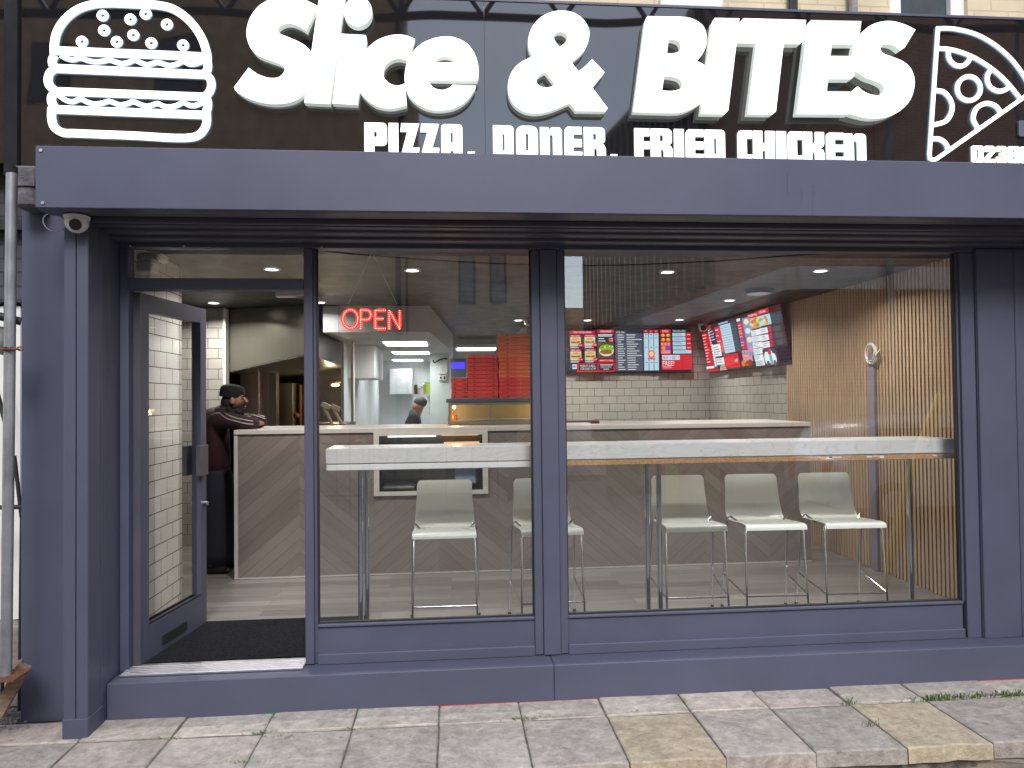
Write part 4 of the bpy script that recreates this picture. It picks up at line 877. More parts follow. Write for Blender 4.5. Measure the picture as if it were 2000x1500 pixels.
# dark till tray on the counter
q = P(1105, 818, 2.5)
mb = MB(); mb.box(P(1085, 820, 2.4).x, P(1167, 820, 2.4).x, 2.3, 2.6, CH+.001, CH+.03, .008); tag(mb.build('serving_tray', pbr('dark_maroon', (.08, .02, .02), .4)), 'dark flat tray lying on the counter behind the centre post', 'tray')
mb = MB(); mb.box(P(1090, 824, 2.2).x, P(1150, 824, 2.2).x, 2.12, 2.26, CH+.001, CH+.012); tag(mb.build('paper_stack', 'white'), 'white paper sheets on the counter beside the dark tray', 'paper')

# ---- hot cabinet and pizza boxes
HC0, HC1 = P(876, 800, 2.35).x, .98
hz0, hz1 = CH+.002, P(950, 786, 2.35).z
HC = thing('hot_food_cabinet', 'heated glass food cabinet with amber lamps under the pizza boxes', 'food cabinet', ((HC0+HC1)/2, 2.55, hz0))
mb = MB(); mb.box(HC0, HC1, 2.35, 2.82, hz0, hz0+.035, .004); mb.box(HC0, HC1, 2.35, 2.82, hz1-.02, hz1, .003); mb.box(HC0, HC0+.02, 2.35, 2.37, hz0+.036, hz1-.021); mb.box(HC1-.02, HC1, 2.35, 2.37, hz0+.036, hz1-.021)
xm = P(958, 800, 2.35).x; mb.box(xm-.008, xm+.008, 2.35, 2.37, hz0+.036, hz1-.021)
mb.build('frame', 'steel', HC)
mb = MB(); mb.quad([(HC0+.02, 2.36, hz0+.036), (HC1-.02, 2.36, hz0+.036), (HC1-.02, 2.36, hz1-.021), (HC0+.02, 2.36, hz1-.021)]); mb.build('glass_front', 'clear', HC)
mb = MB(); mb.box(HC0+.02, HC1-.02, 2.79, 2.80, hz0+.04, hz1-.02); mb.build('back_panel', pbr('cabinet_back', (.35, .4, .38), .4), HC)
for x in (HC0+.05, HC1-.09, HC1-.03):
    mb = MB(); mb.sphere((x, 2.5, hz1-.04), .016, seg=12, rings=8); mb.build('bulb', 'warm', HC)
l = bpy.data.lights.new('lamp_light', 'POINT'); l.energy = 1.6; l.color = (1, .5, .15); l.shadow_soft_size = .03
o = bpy.data.objects.new('lamp_light', l); COL.objects.link(o); o.parent = HC; o.location = Vector((HC0+.07, 2.45, hz1-.06))-OFF[HC.name]
o = o.copy(); COL.objects.link(o); o.location = Vector((HC1-.1, 2.45, hz1-.06))-OFF[HC.name]
shz = P(950, 778, 2.4).z
mb = MB(); mb.box(HC0-.02, HC1, 2.36, 2.84, hz1+.001, shz, .003); mb.build('top_shelf', 'metal_dark', HC)
ords = ['topmost', 'second', 'third', 'fourth', 'fifth', 'sixth', 'seventh', 'eighth', 'ninth', 'tenth', 'eleventh', 'twelfth', 'thirteenth', 'fourteenth', 'fifteenth', 'sixteenth', 'lowest']
def boxstack(px0, px1, ytop, n, mats, desc, Y=2.4):
    x0, x1 = P(px0, 720, Y).x, P(px1, 720, Y).x; zt = P(px0, ytop, Y).z; h = (zt-shz)/n
    for i in range(n):
        z0 = shz+.0015+h*i; j = n-1-i
        mt = mats[0] if j < len(mats[2]) and mats[2][j] else mats[1]
        jx = random.uniform(-.004, .004)
        which = 'lowest' if i == 0 else ords[j]
        t = thing('pizza_box', '%s pizza box, %s of %s' % (mt[:-3], which, desc), 'pizza box', ((x0+x1)/2+jx, Y, z0), 'pizza boxes stacked on the hot cabinet')
        mb = MB(); mb.box(x0+jx, x1+jx, Y+random.uniform(-.003, .003), Y+.31, z0, z0+h-.0025, .002); mb.build('carton', mt, t)
        mb = MB()
        for fx in (.22, .86): mb.disc((x0+jx+(x1-x0)*fx, Y-.005, z0+h*.45), .0065, (0, -1, 0), .004, 12)
        mb.build('vent_hole', 'black', t)
        me, a_, b_, c_, d_ = textmesh('12"')
        mb = MB(); s_ = h*.38
        mb.mesh(me, Matrix.Translation((x0+jx+(x1-x0)*.53-(b_-a_)*s_/2, Y-.006, z0+h*.32)) @ Matrix.Rotation(R(90), 4, 'X') @ Matrix.Scale(s_, 4)); mb.build('printed_size', 'boxside', t)
random.seed(2)
boxstack(974, 1052, 652, 16, ('orangebox', 'redbox', [1]*11+[0]*5), 'the tallest stack by the centre post')
boxstack(913, 972, 692, 11, ('redbox', 'redbox', [1]*11), 'the middle stack')
boxstack(881, 912, 738, 5, ('redbox', 'redbox', [1]*5), 'the short left stack')
mb = MB(); q = P(884, 820, 2.6); mb.lathe([(0, 0), (.042, 0), (.044, .06), (.04, .075), (.016, .11), (.014, .13), (0, .13)], (q.x, 2.62, CH+.002), 20)
tag(mb.build('sauce_bottle', pbr('brown_sauce', (.2, .09, .03), .3), smooth=30), 'brown squat sauce bottle beside the hot cabinet', 'bottle')
# meter boxes on the nib wall
def wallbox(px0, py0, px1, py1, Y, d, name, lab, cat, mat='camwhite', det=None):
    a_, b_ = P(px0, py0, Y), P(px1, py1, Y)
    t = thing(name, lab, cat, ((a_.x+b_.x)/2, Y, b_.z))
    mb = MB(); mb.box(a_.x, b_.x, Y, Y+d, b_.z, a_.z, .006); mb.build('case', mat, t); return t, a_, b_
t, a_, b_ = wallbox(857, 704, 874, 731, 6.93, .065, 'fuse_box', 'white electrical box on the pale wall nib, above the small switch', 'electrical box')
mb = MB(); mb.box(a_.x+.015, b_.x-.06, 6.925, 6.929, b_.z+.05, a_.z-.05); mb.build('cover', 'plaster', t)
t, a_, b_ = wallbox(857, 732.5, 872, 743, 6.95, .045, 'switch_box', 'small white switch box under the electrical box', 'switch')
mb = MB(); mb.disc((a_.x+.03, 6.945, (a_.z+b_.z)/2), .014, (0, -1, 0), .006, 12); mb.box(b_.x-.045, b_.x-.02, 6.945, 6.949, b_.z+.02, a_.z-.02); mb.build('knob', 'blackgl', t)
t, a_, b_ = wallbox(879, 700, 911, 737, 6.6, .1, 'fly_zapper', 'grey wall unit with glowing blue display left of the pizza boxes', 'display unit', pbr('grey_plastic', (.3, .31, .36), .5))
mb = MB(); mb.box(a_.x+.02, b_.x-.02, 6.592, 6.599, b_.z+.13, a_.z-.06); mb.build('blue_display', 'bluelcd', t)
mb = MB(); mb.tube([P(*p, 6.9) for p in ((846, 703), (848, 709), (853, 706), (858, 703), (868, 700), (874, 701))], .012, 6); tag(mb.build('meter_cable', 'black'), 'black cable above the electrical box', 'cable')
# kitchen shelf
a_, b_ = P(803, 770, 7.9), P(840, 771, 7.9)
t = thing('wall_shelf', 'white kitchen shelf beside the pale wall nib', 'shelf', ((a_.x+b_.x)/2, 7.9, a_.z))
mb = MB(); mb.box(a_.x, b_.x+.1, 7.9, 8.4, a_.z-.03, a_.z); mb.build('board', 'plaster', t)
mb = MB(); mb.box(b_.x-.05, b_.x-.02, 7.95, 8.4, a_.z-.35, a_.z-.031); mb.build('bracket', 'plaster', t)
def jar(px, w_, h_, mat, lab, kind='tub'):
    q = P(px, 770, 8.0); mb = MB(); mb.lathe([(0, 0), (w_, 0), (w_*1.05, h_*.8), (w_*.7, h_*.92), (w_*.7, h_), (0, h_)], (q.x, 8.05, a_.z+.001), 14); tag(mb.build(kind, mat, smooth=30), lab, kind)
jar(812, .03, .16, 'rust', 'brown bottle on the kitchen shelf', 'bottle')
jar(822, .06, .13, 'camwhite', 'white tub in the middle of the kitchen shelf')
jar(834, .07, .2, pbr('lime_plastic', (.5, .65, .1), .5), 'lime green tub on the kitchen shelf')
# white wall cupboard and notice
a_, b_ = P(690, 690, 6.2), P(745, 748, 6.2)
mb = MB(); mb.box(P(762, 715, 8.9).x, P(806, 715, 8.9).x, 8.8, 9.09, P(780, 770, 8.9).z, 2.0); tag(mb.build('fridge_cabinet', pbr('grey_white', (.36, .37, .38), .5)), 'tall white cabinet against the kitchen back wall', 'cabinet')
t = thing('cupboard', 'white wall cupboard at the left of the kitchen', 'cupboard', (-1.1, 6, 1.7))
mb = MB(); mb.box(-1.258, P(745, 720, 5.9).x, 5.0, 6.1, P(745, 742, 5.9).z, 2.137, .004); mb.build('carcass', 'camwhite', t)
mb = MB(); x = P(745, 720, 5.9).x; mb.box(x+.001, x+.006, 5.03, 5.52, P(745, 742, 5.9).z+.02, 2.11); mb.box(x+.001, x+.006, 5.56, 6.07, P(745, 742, 5.9).z+.02, 2.11); mb.build('door_panel', 'kitchen', t)
# ---- extraction hood and grill line
HD = thing('extractor_hood', 'large brushed stainless extractor hood behind the counter', 'extractor hood', (-1.9, 4, 1.9))
hA, hB, hC = P(441, 728, 3.64), P(606, 691, 3.2), P(667, 715, 4.6)
mb = MB(); hp = [hA, hB, hC, Vector((hC.x, 6.5, hC.z)), Vector((hA.x, 6.5, hA.z))]
lo = [mb.bm.verts.new(p) for p in hp]; hi = [mb.bm.verts.new((p.x, p.y, CZ-.004)) for p in hp]
for i in range(5): mb.bm.faces.new((lo[i], lo[(i+1) % 5], hi[(i+1) % 5], hi[i]))
mb.bm.faces.new(hi); bmesh.ops.triangulate(mb.bm, faces=[mb.bm.faces.new(lo[::-1])]); mb.build('canopy', 'steel', HD)
mb = MB(); mb.tube([hA, hB, hC], .007, 6); mb.build('rim', 'chrome', HD)
mb = MB(); mb.box(-3.3, -1.3, 6.4, 6.5, 0, 1.89); struct('wall_grill', mb, 'steel_dark')
def grill(px0, px1, py0, Y, lab, mat='steel'):
    a_, b_ = P(px0, py0, Y), P(px1, py0, Y)
    t = thing('kebab_grill', lab, 'kebab grill', ((a_.x+b_.x)/2, Y, CH))
    mb = MB(); mb.box(a_.x, b_.x, Y, Y+.5, .9, a_.z, .004); mb.build('cabinet', mat, t); return t, a_, b_
pinks = pbr('steel_pink', (.42, .35, .34), .35, .85, var=.12, vs=2, stretch=(1, 1, 20))
t, a_, b_ = grill(469, 505, 722, 4.1, 'tall stainless cabinet right behind the bearded man', pinks)
mb = MB(); mb.box(a_.x-.14, a_.x-.04, 4.3, 4.4, .9, a_.z-.02); mb.build('side_tube', 'black', t)
t, a_, b_ = grill(508, 525, 727, 4.3, 'narrow stainless door panel next to the tall cabinet', pinks)
mb = MB(); mb.box(b_.x+.002, b_.x+.08, 4.3, 4.34, .9, a_.z-.01); mb.build('door_edge', 'steel', t)
t, a_, b_ = grill(541, 572, 748, 5.2, 'steel back panel of the grill line with vertical spits', pbr('steel_olive', (.24, .23, .18), .45, .6))
mb = MB(); x = P(586, 780, 5.1).x; mb.tube([(x, 5.1, 1.0), (x, 5.1, P(586, 752, 5.1).z)], .02, 8); mb.box(x-.06, x+.06, 5.09, 5.11, P(586, 781, 5.1).z-.01, P(586, 781, 5.1).z); mb.sphere((x-.04, 5.08, P(580, 812, 5.1).z), .04); mb.build('spit', 'rust', t, smooth=40)
t, a_, b_ = grill(590, 617, 750, 5.3, 'dull grill front partly behind the door mullion', 'steel_dark')
def tubl(x, y, z, e, c): pass
q = P(655, 752, 5.0)
t = thing('heat_lamp', 'small warm lamp glowing under the extractor hood', 'lamp', tuple(q))
mb = MB(); mb.sphere(q, .035, (1.5, 1, .5)); mb.build('bulb', 'warm', t, smooth=True)
mb = MB(); mb.disc(q+Vector((0, 0, .03)), .07, (0, 0, 1), .02, 20); mb.build('shade', 'steel', t)
l = bpy.data.lights.new('lamp_light', 'POINT'); l.energy = 2.5; l.color = (1, .78, .5); l.shadow_soft_size = .05
o = bpy.data.objects.new('lamp_light', l); COL.objects.link(o); o.parent = t; o.location = (0, -.05, -.08)
# chip scoops leaning
for i, (px, py) in enumerate(((633, 796), (652, 800))):
    q0, q1 = P(px+16, 829, 3.9), P(px, py, 3.9)
    mb = MB(); mb.tube([q0, q1], .018, 8); mb.xbox(Matrix.Translation(q1+Vector((.02, 0, .02))) @ Matrix.Rotation(R(25), 4, 'Y'), .1, .05, .05)
    tag(mb.build('chip_basket', pbr('pale_basket%d' % i, (.4, .34, .24), .5)), ['left metal fryer basket leaning under the hood', 'right metal fryer basket leaning under the hood'][i], 'fryer basket')
mb = MB(); mb.box(-1.3, P(686, 800, 4.2).x, 3.7, 4.6, 0, 1.2); mb.box(-1.6, -1.301, 4.0, 4.6, 0, 1.2)
tag(mb.build('fryer_range', 'steel_dark'), 'dark fryer range below the extractor hood', 'fryer')
mb = MB(); mb.box(P(687, 700, 4.6).x, P(687, 700, 4.6).x+.03, 4.5, 4.63, 1.0, 2.138); tag(mb.build('hood_end_post', 'camwhite'), 'pale upright trim at the right end of the hood', 'trim')

# ================================================================== WINDOW BAR AND STOOLS
BT = thing('window_bar', 'long white marble-effect eating bar along the windows', 'bar table', (1.2, .33, 0))
tx0, tx1 = -.718, 3.125; z1 = 1.172; z0 = 1.083
mb = MB(); mb.box(tx0, tx1, .12, .43, z0, z1, .004); mb.build('tabletop', 'marble', BT)
xsp = .57
mb = MB(); mb.box(tx0+.002, xsp, .126, .42, z0-.04, z0-.002, .004); mb.build('lower_edge', 'white', BT)
mb = MB(); mb.box(xsp+.001, tx1, .126, .42, z0-.035, z0-.002, .002); ch = mb.build('raw_edge', 'chip', BT)
mb = MB(); random.seed(9)
for px in (1620, 1628, 1640, 1700, 1712, 1722, 1828, 1838):
    q = P(px, 893, .125); mb.box(q.x-random.uniform(.01, .03), q.x+random.uniform(.01, .03), .1245, .126, z0-.018+random.uniform(-.008, .008), z0-.010)
mb.build('torn_foil', 'white', ch)
for px, Y in ((704, .2), (716.5, .36), (1288, .2), (1264.5, .36), (1778, .36)):
    x = P(px, 1050, Y).x
    mb = MB(); mb.tube([(x, Y, .006), (x, Y, z0-.042)], .0165, 14); mb.disc((x, Y, .004), .04, (0, 0, 1), .008); mb.build('leg', 'chrome', BT, smooth=40)
def stool_parts(root):
    prof = [(-.205, .598), (-.203, .615), (-.19, .628), (-.1, .63), (.05, .618), (.12, .618), (.16, .632), (.185, .665), (.2, .72), (.213, .8), (.226, .872), (.234, .908)]
    prof = spline([p for p in prof], False, 3); n = len(prof)
    mb = MB(); cols_ = 12; top = []
    for i, (y, z) in enumerate(prof):
        f = i/(n-1); hw = .196 if z < .66 else .196-.012*min(1, (z-.66)/.15)
        if z > .875: hw -= .02*((z-.875)/.033)**2
        row = []
        for j in range(cols_+1):
            u = -1+2*j/cols_
            row.append(mb.bm.verts.new((u*hw, y - (.012*(1-u*u) if z > .7 else 0)*-1, z)))
        top.append(row)
    for i in range(n-1):
        for j in range(cols_): mb.bm.faces.new((top[i][j], top[i][j+1], top[i+1][j+1], top[i+1][j]))
    g_ = bmesh.ops.solidify(mb.bm, geom=mb.bm.faces[:], thickness=.011)
    mb.build('seat_shell', 'stool', root, smooth=35)
    for sx in (-1, 1):
        mb = MB(); mb.tube(spline([(sx*.165, -.12), (sx*.185, -.15)], False, 2) and [(sx*.15, -.1, .607), (sx*.178, -.15, .602), (sx*.188, -.165, .585), (sx*.2, -.2, .0)], .0075, 10); mb.build('leg', 'chrome', root, smooth=40)
        mb = MB(); mb.tube([(sx*.15, .06, .605), (sx*.19, .1, .64), (sx*.203, .115, .63), (sx*.208, .125, .6), (sx*.222, .205, .0)], .0075, 10); mb.build('leg', 'chrome', root, smooth=40)
    mb = MB(); mb.tube([(-.219, .175, .235), (-.2, -.19, .18), (.2, -.19, .18), (.219, .175, .235)], .006, 8); mb.build('footrest', 'chrome', root, smooth=40)
    for sx, sy in ((-.2, -.2), (.2, -.2), (-.222, .205), (.222, .205)):
        mb = MB(); mb.disc((sx, sy, .012), .011, (0, 0, 1), .022, 12); mb.build('foot_cap', 'gasket', root)
    mb = MB(); mb.box(-.16, .16, -.11, .07, .599, .612); mb.build('seat_bracket', 'chrome', root)
S0 = thing('bar_stool', '', 'bar stool', (0, 0, 0), 'white bar stools at the window bar')
stool_parts(S0)
labs = ['white bar stool furthest left, in the left window', 'white bar stool half hidden by the centre post', 'white bar stool behind the pair of chrome bar legs', 'white bar stool second from the slatted wall', 'white bar stool nearest the slatted wall']
for i, (px, rot, dy) in enumerate(((868, 0, 0), (1076, 3, 0), (1363, -2, 0), (1516, -2, -.02), (1669, -2, -.03))):
    o = S0 if i == 0 else copy_tree(S0)
    o.location = (P(px, 1045, .34).x, .535+dy, 0); o.rotation_euler.z = R(rot); o['label'] = labs[i]

# ================================================================== HANGING OPEN SIGN
OY = .1
q0, q1 = P(660, 593, OY), P(796, 655, OY)
OS = thing('open_sign', 'clear hanging sign spelling OPEN in red LED dots', 'LED sign', ((q0.x+q1.x)/2, OY, q1.z))
mb = MB(); mb.box(q0.x, q1.x, OY, OY+.006, q1.z, q0.z); mb.build('clear_plate', glassmat('smoky_acrylic', .6, (.95, .92, .94)), OS)
Zs = lambda u, v: P(650+u/13.333, 590+v/13.333, OY)
letters = {'O': [[(460+195*math.sin(a_*math.pi/18), 440-240*math.cos(a_*math.pi/18)) for a_ in range(36)]],
 'P': [[(728, 690), (728, 210)], [(728, 210), (860, 210), (930, 220), (975, 260), (993, 330), (985, 390), (950, 440), (880, 460), (728, 460)]],
 'E': [[(1108, 692), (1108, 218)], [(1150, 218), (1372, 218)], [(1150, 435), (1312, 435)], [(1150, 692), (1372, 692)]],
 'N': [[(1470, 700), (1470, 222)], [(1500, 268), (1742, 700)], [(1742, 650), (1742, 222)]]}
for ch, strokes in letters.items():
    mb = MB()
    for st in strokes:
        pp = [Zs(*p) for p in st]; cl = ch == 'O'
        mb.ribbon([(p.x, p.z) for p in pp], .022, OY-.003, .002, cl)
    lt = mb.build('letter', ['ledred', 'ledred'], OS)
    mb = MB()
    for st in strokes:
        pp = [Zs(*p) for p in st] + ([Zs(*st[0])] if ch == 'O' else [])
        seg = [(b_-a_).length for a_, b_ in zip(pp, pp[1:])]; tot = sum(seg); nd = max(2, round(tot/.0116)); 
        for i in range(nd+ (0 if ch == 'O' else 1)):
            d_ = tot*i/nd; k = 0
            while k < len(seg)-1 and d_ > seg[k]: d_ -= seg[k]; k += 1
            p = pp[k].lerp(pp[k+1], min(1, d_/seg[k])); mb.sphere((p.x, OY-.005, p.z), .0034, (1, .6, 1), 8, 6)
    mb.build('led_dots', 'leddot', lt)
mb = MB(); ta = P(727, 491, OY)
for px in (680, 775):
    qb = P(px, 594, OY); nseg = 40
    mb.tube([ta.lerp(qb, i/nseg)+Vector((.0016*(-1)**i, 0, 0)) for i in range(nseg+1)], .0016, 5)
mb.build('chain', 'alu', OS)
mb = MB(); mb.tube([P(*p, .12) for p in ((620, 489), (700, 497), (830, 507), (950, 514), (1036, 517))], .004, 6); mb.tube([P(*p, .12) for p in ((1105, 520), (1250, 517), (1400, 510), (1560, 498), (1700, 492))], .004, 6)
tag(mb.build('window_cable', 'black'), 'thin black cable sagging along the top of the windows', 'cable')
for px, py in ((254, 481), (359, 487), (628, 491)):
    p = P(px, py, -.05); mb = MB(); mb.sphere((p.x, -.05, 2.304), .006, seg=8, rings=6); mb.build('screw', 'alu', SF)
# sensor box over door, indoor cameras
a_, b_ = P(265, 493, .25), P(316, 520, .25)
t = thing('door_closer_box', 'white alarm box behind the glass above the door', 'alarm box', ((a_.x+b_.x)/2, .25, b_.z))
mb = MB(); mb.box(a_.x, b_.x, .25, .36, b_.z+.035, a_.z, .01); mb.box(a_.x, a_.x+.09, .25, .36, b_.z-.03, b_.z+.034, .008); mb.build('case', 'camwhite', t)
mb = MB(); mb.tube([P(*p, .245) for p in ((298, 492), (302, 503), (310, 512), (317, 516))], .003, 6); mb.build('lead', 'black', t)
a_, b_ = P(541, 571, .4), P(600, 581, .4)
mb = MB(); mb.box(a_.x, b_.x, .35, .42, b_.z, a_.z, .004); mb.box(b_.x-.07, b_.x, .34, .43, b_.z, a_.z+.02, .004)
tag(mb.build('emergency_light', 'camwhite'), 'slim white emergency light hanging beside the door mullion', 'emergency light')
c = P(1374, 631, 5.2); c.z = CZ-.02
dome((c.x, 5.2, CZ-.012), .07, (-.3, -.8, -.35), 'white dome security camera above the menu screens')
c = P(1032, 620, 4.6)
dome((c.x, 4.6, CZ-.012), .055, (.3, -.8, -.3), 'white security camera partly behind the centre post')
c = G(1482, 566, CZ)
mb = MB(); mb.disc((c.x, c.y, CZ-.02), .13, (0, 0, -1), .035, 32, .11); tag(mb.build('ceiling_speaker', 'blackgl', smooth=40), 'round black ceiling fitting near the side menu screens', 'ceiling speaker')

# ================================================================== MENU SCREENS
def hexc(h): return tuple((int(h[i:i+2], 16)/255)**2.2 for i in (0, 2, 4))
RED, DK, WH, SLATE, PALE = hexc('d0142c'), hexc('1c2030'), hexc('e8f0f4'), hexc('4a5264'), hexc('b4d2e4')
class Screen:
    """content in plane fractions: mapf(u, v, layer) -> point, v down"""
    def __init__(s, name, label, corners_fn, bez=.012):
        s.f = corners_fn; s.mb = MB(); s.k = 1; s.name = name; s.label = label
    def rect(s, u0, v0, u1, v1, col):
        f = s.mb.quad([s.f(u0, v1, s.k), s.f(u1, v1, s.k), s.f(u1, v0, s.k), s.f(u0, v0, s.k)]); s.mb.paint([f], col); s.k += 1
    def poly(s, pts, col):
        f = s.mb.bm.faces.new([s.mb.bm.verts.new(s.f(u, v, s.k)) for u, v in pts]); s.mb.paint([f], col); s.k += 1
    def ell(s, u, v, ru, rv, col, n=16, a0=0, a1=360): s.poly([(u+ru*math.cos(R(a0+(a1-a0)*i/n)), v+rv*math.sin(R(a0+(a1-a0)*i/n))) for i in range(n)], col)
    def text(s, st, u0, v0, u1, v1, col):
        me, a_, b_, c_, d_ = textmesh(st); vs = [s.mb.bm.verts.new(s.f(u0+(u1-u0)*(v.co.x-a_)/(b_-a_), v1+(v0-v1)*(v.co.y-c_)/(d_-c_), s.k)) for v in me.vertices]; fs = []
        for p in me.polygons:
            try: fs.append(s.mb.bm.faces.new([vs[i] for i in p.vertices]))
            except ValueError: pass
        s.mb.paint(fs, col); s.k += 1
    def lines(s, u0, v0, u1, n, dv, h, col, rag=.5):
        for i in range(n): s.rect(u0, v0+dv*i, u0+(u1-u0)*random.uniform(1-rag, 1), v0+dv*i+h, col)
    def burger(s, u, v, ru, rv):
        s.ell(u, v-.25*rv, ru*.8, rv*.55, hexc('d89a4c'), 14, 180, 360); s.rect(u-ru*.85, v-.1*rv, u+ru*.85, v+.1*rv, hexc('6a8a2c')); s.rect(u-ru*.8, v+.08*rv, u+ru*.8, v+.32*rv, hexc('7a3c1c')); s.rect(u-ru*.75, v+.3*rv, u+ru*.75, v+.6*rv, hexc('d8a45c'))
        for i in range(5): s.ell(u+ru*(-.5+.25*i), v+rv*(-.02+.1*(i % 2)), ru*.12, rv*.08, hexc(('e8c860', 'c84030', 'f0e0b0')[i % 3]), 8)
random.seed(21)
MY = 5.5
def mapx(xa, xb, za, zb):
    return lambda u, v, k: (xa+(xb-xa)*u, MY-.0009*k, za+(zb-za)*v)
mz1, mz0 = 2.372, 1.79
def frame_x(t, xa, xb):
    mb = MB(); mb.box(xa-.012, xb+.012, MY+.0005, MY+.048, mz0-.014, mz1+.012, .004); mb.build('bezel', 'blackgl', t)
# left wall screen (partly behind the centre post)
xa, xb = P(1052, 680, MY).x, P(1197, 680, MY).x
t = thing('menu_screen', 'lit menu screen with burgers and a wrap, left on the tiled wall', 'menu screen', ((xa+xb)/2, MY, mz0), 'lit menu screens'); frame_x(t, xa, xb)
S = Screen('display', '', mapx(xa, xb, mz1, mz0))
U = lambda zu: ((1095+zu/7.547)-1052)/145.; V = lambda zv: (zv-95)/645.
S.rect(0, 0, 1, 1, DK)
S.rect(U(-240), V(125), U(90), V(600), hexc('3a3440')); S.rect(U(-240), V(125), U(60), V(165), RED)
S.rect(U(130), V(118), U(508), V(160), RED); S.text('CRISPY CHICKEN BURGERS', U(185), V(128), U(455), V(152), WH)
for i, (a_, b_) in enumerate(((132, 300), (340, 505))):
    for j, c_ in enumerate((178, 392)):
        S.rect(U(a_), V(c_), U(b_), V(c_+30), RED); S.text('MEAL DEAL', U(a_+22), V(c_+7), U(b_-22), V(c_+24), WH)
        S.rect(U(a_+4), V(c_+34), U(b_-4), V(c_+165), hexc('d8c8a8')); S.burger(U((a_+b_)/2), V(c_+100), .075, .1)
        S.ell(U(b_-12), V(c_+155), .032, .045, RED); S.text('5.49', U(b_-36), V(c_+146), U(b_+8), V(c_+165), WH)
        S.lines(U(a_+4), V(c_+176), U(b_-20), 2, .022, .011, WH, .3)
S.rect(U(530), V(108), U(770), V(155), RED); S.text('GYROS WRAPS', U(570), V(120), U(735), V(148), WH)
S.rect(U(530), V(300), U(770), V(530), hexc('5a4c3c'))
S.lines(U(540), V(178), U(760), 2, .03, .016, WH, .1); S.rect(U(535), V(228), U(690), V(290), hexc('241a20')); S.lines(U(540), V(236), U(680), 2, .055, .016, WH, .4)
for vv in (228, 262): S.rect(U(695), V(vv), U(762), V(vv+28), RED); S.text('4.49', U(705), V(vv+6), U(752), V(vv+22), WH)
S.ell(U(655), V(420), .1, .13, hexc('e8dcc4'), 20); S.ell(U(660), V(385), .095, .085, hexc('7cc02c'), 18); S.ell(U(655), V(440), .088, .055, hexc('9c5a44'), 18)
for i in range(16): S.ell(U(random.uniform(575, 745)), V(random.uniform(350, 470)), .01, .014, hexc(random.choice(('d8e8a0', '5a8c20', 'b03c2c', 'd8a890', 'f0e8d8', '6a3c30'))), 7)
S.rect(U(535), V(545), U(765), V(592), RED); S.text('MAKE IT A MEAL', U(550), V(558), U(750), V(578), WH)
S.rect(U(215), V(605), U(772), V(738), RED); S.rect(U(240), V(622), U(515), V(715), DK); S.rect(U(535), V(622), U(752), V(715), DK)
S.text('MAKE IT A MEAL', U(265), V(632), U(490), V(664), WH); S.text('FOR ONLY £1.99', U(270), V(672), U(488), V(704), WH)
S.lines(U(555), V(630), U(745), 1, .02, .014, WH, .05); S.text('DISCOUNT', U(565), V(648), U(725), V(682), PALE); S.lines(U(605), V(692), U(690), 1, .02, .012, WH, .1)
S.rect(U(112), V(622), U(150), V(685), hexc('203c78')); S.rect(U(150), V(622), U(210), V(690), WH); S.ell(U(178), V(655), .022, .035, hexc('8090a8'))
S.mb.build('display', 'screen', t, normals=False)
# right wall screen
xa, xb = P(1200, 680, MY).x, P(1347, 680, MY).x
t = thing('menu_screen', 'lit menu screen with a price table and BUY 1 GET 1 FREE offer', 'menu screen', ((xa+xb)/2, MY, mz0), 'lit menu screens'); frame_x(t, xa, xb)
S = Screen('display', '', mapx(xa, xb, mz1, mz0)); U = lambda zu: ((1095+zu/7.547)-1200)/147.; V = lambda zv: (zv-92)/640.
S.rect(0, 0, 1, 1, DK); S.rect(U(800), V(155), U(1205), V(712), SLATE); S.text('PIZZA MENU', U(820), V(126), U(950), V(150), WH)
for i in range(16):
    v = 178+34.3*i; S.rect(U(815), V(v-6), U(825), V(v+8), hexc('b03048')); S.lines(U(835), V(v-4), U(945), 1, .02, .014, WH, .5); S.lines(U(970), V(v-4), U(1195), 1, .02, .014, WH, .55)
    if i % 6 == 0: S.ell(U(918), V(v), .008, .011, hexc('40d040'), 8)
for i in range(3):
    u = 1212+72*i; S.rect(U(u), V(112), U(u+66), V(150), RED); S.text(('9"', '12"', '16"')[i], U(u+20), V(120), U(u+44), V(142), WH); S.rect(U(u), V(160), U(u+66), V(710), PALE)
    for vv in (178, 226, 362, 590): S.rect(U(u+14), V(vv), U(u+52), V(vv+8), SLATE)
S.ell(U(1315), V(468), .045, .09, hexc('e0643c')); S.ell(U(1315), V(468), .03, .062, hexc('f0c8a0')); S.rect(U(1260), V(525), U(1365), V(550), hexc('d8506c'))
S.rect(U(1448), V(102), U(1598), V(470), RED); S.text('EXTRAS', U(1480), V(118), U(1565), V(146), WH)
for i in range(4):
    u, v = 1452+73*(i % 2), 158+66*(i//2); S.rect(U(u), V(v), U(u+68), V(v+62), hexc('5a2814')); S.ell(U(u+34), V(v+34), .028, .04, hexc('d8923c'), 12); S.ell(U(u+34), V(v+26), .016, .018, hexc('e8c070'), 9)
for i in range(3):
    for j in range(2): S.rect(U(1455+46*i), V(305+24*j), U(1488+46*i), V(318+24*j), hexc('f0b8b8'))
S.ell(U(1490), V(382), .032, .045, hexc('d89850')); S.ell(U(1548), V(382), .032, .045, hexc('6048c8'))
for j in range(2): S.lines(U(1455), V(420+26*j), U(1585), 1, .02, .022, hexc('f0b0b8'), .02)
S.text('PIZZA MEAL DEALS', U(1625), V(118), U(1810), V(140), WH)
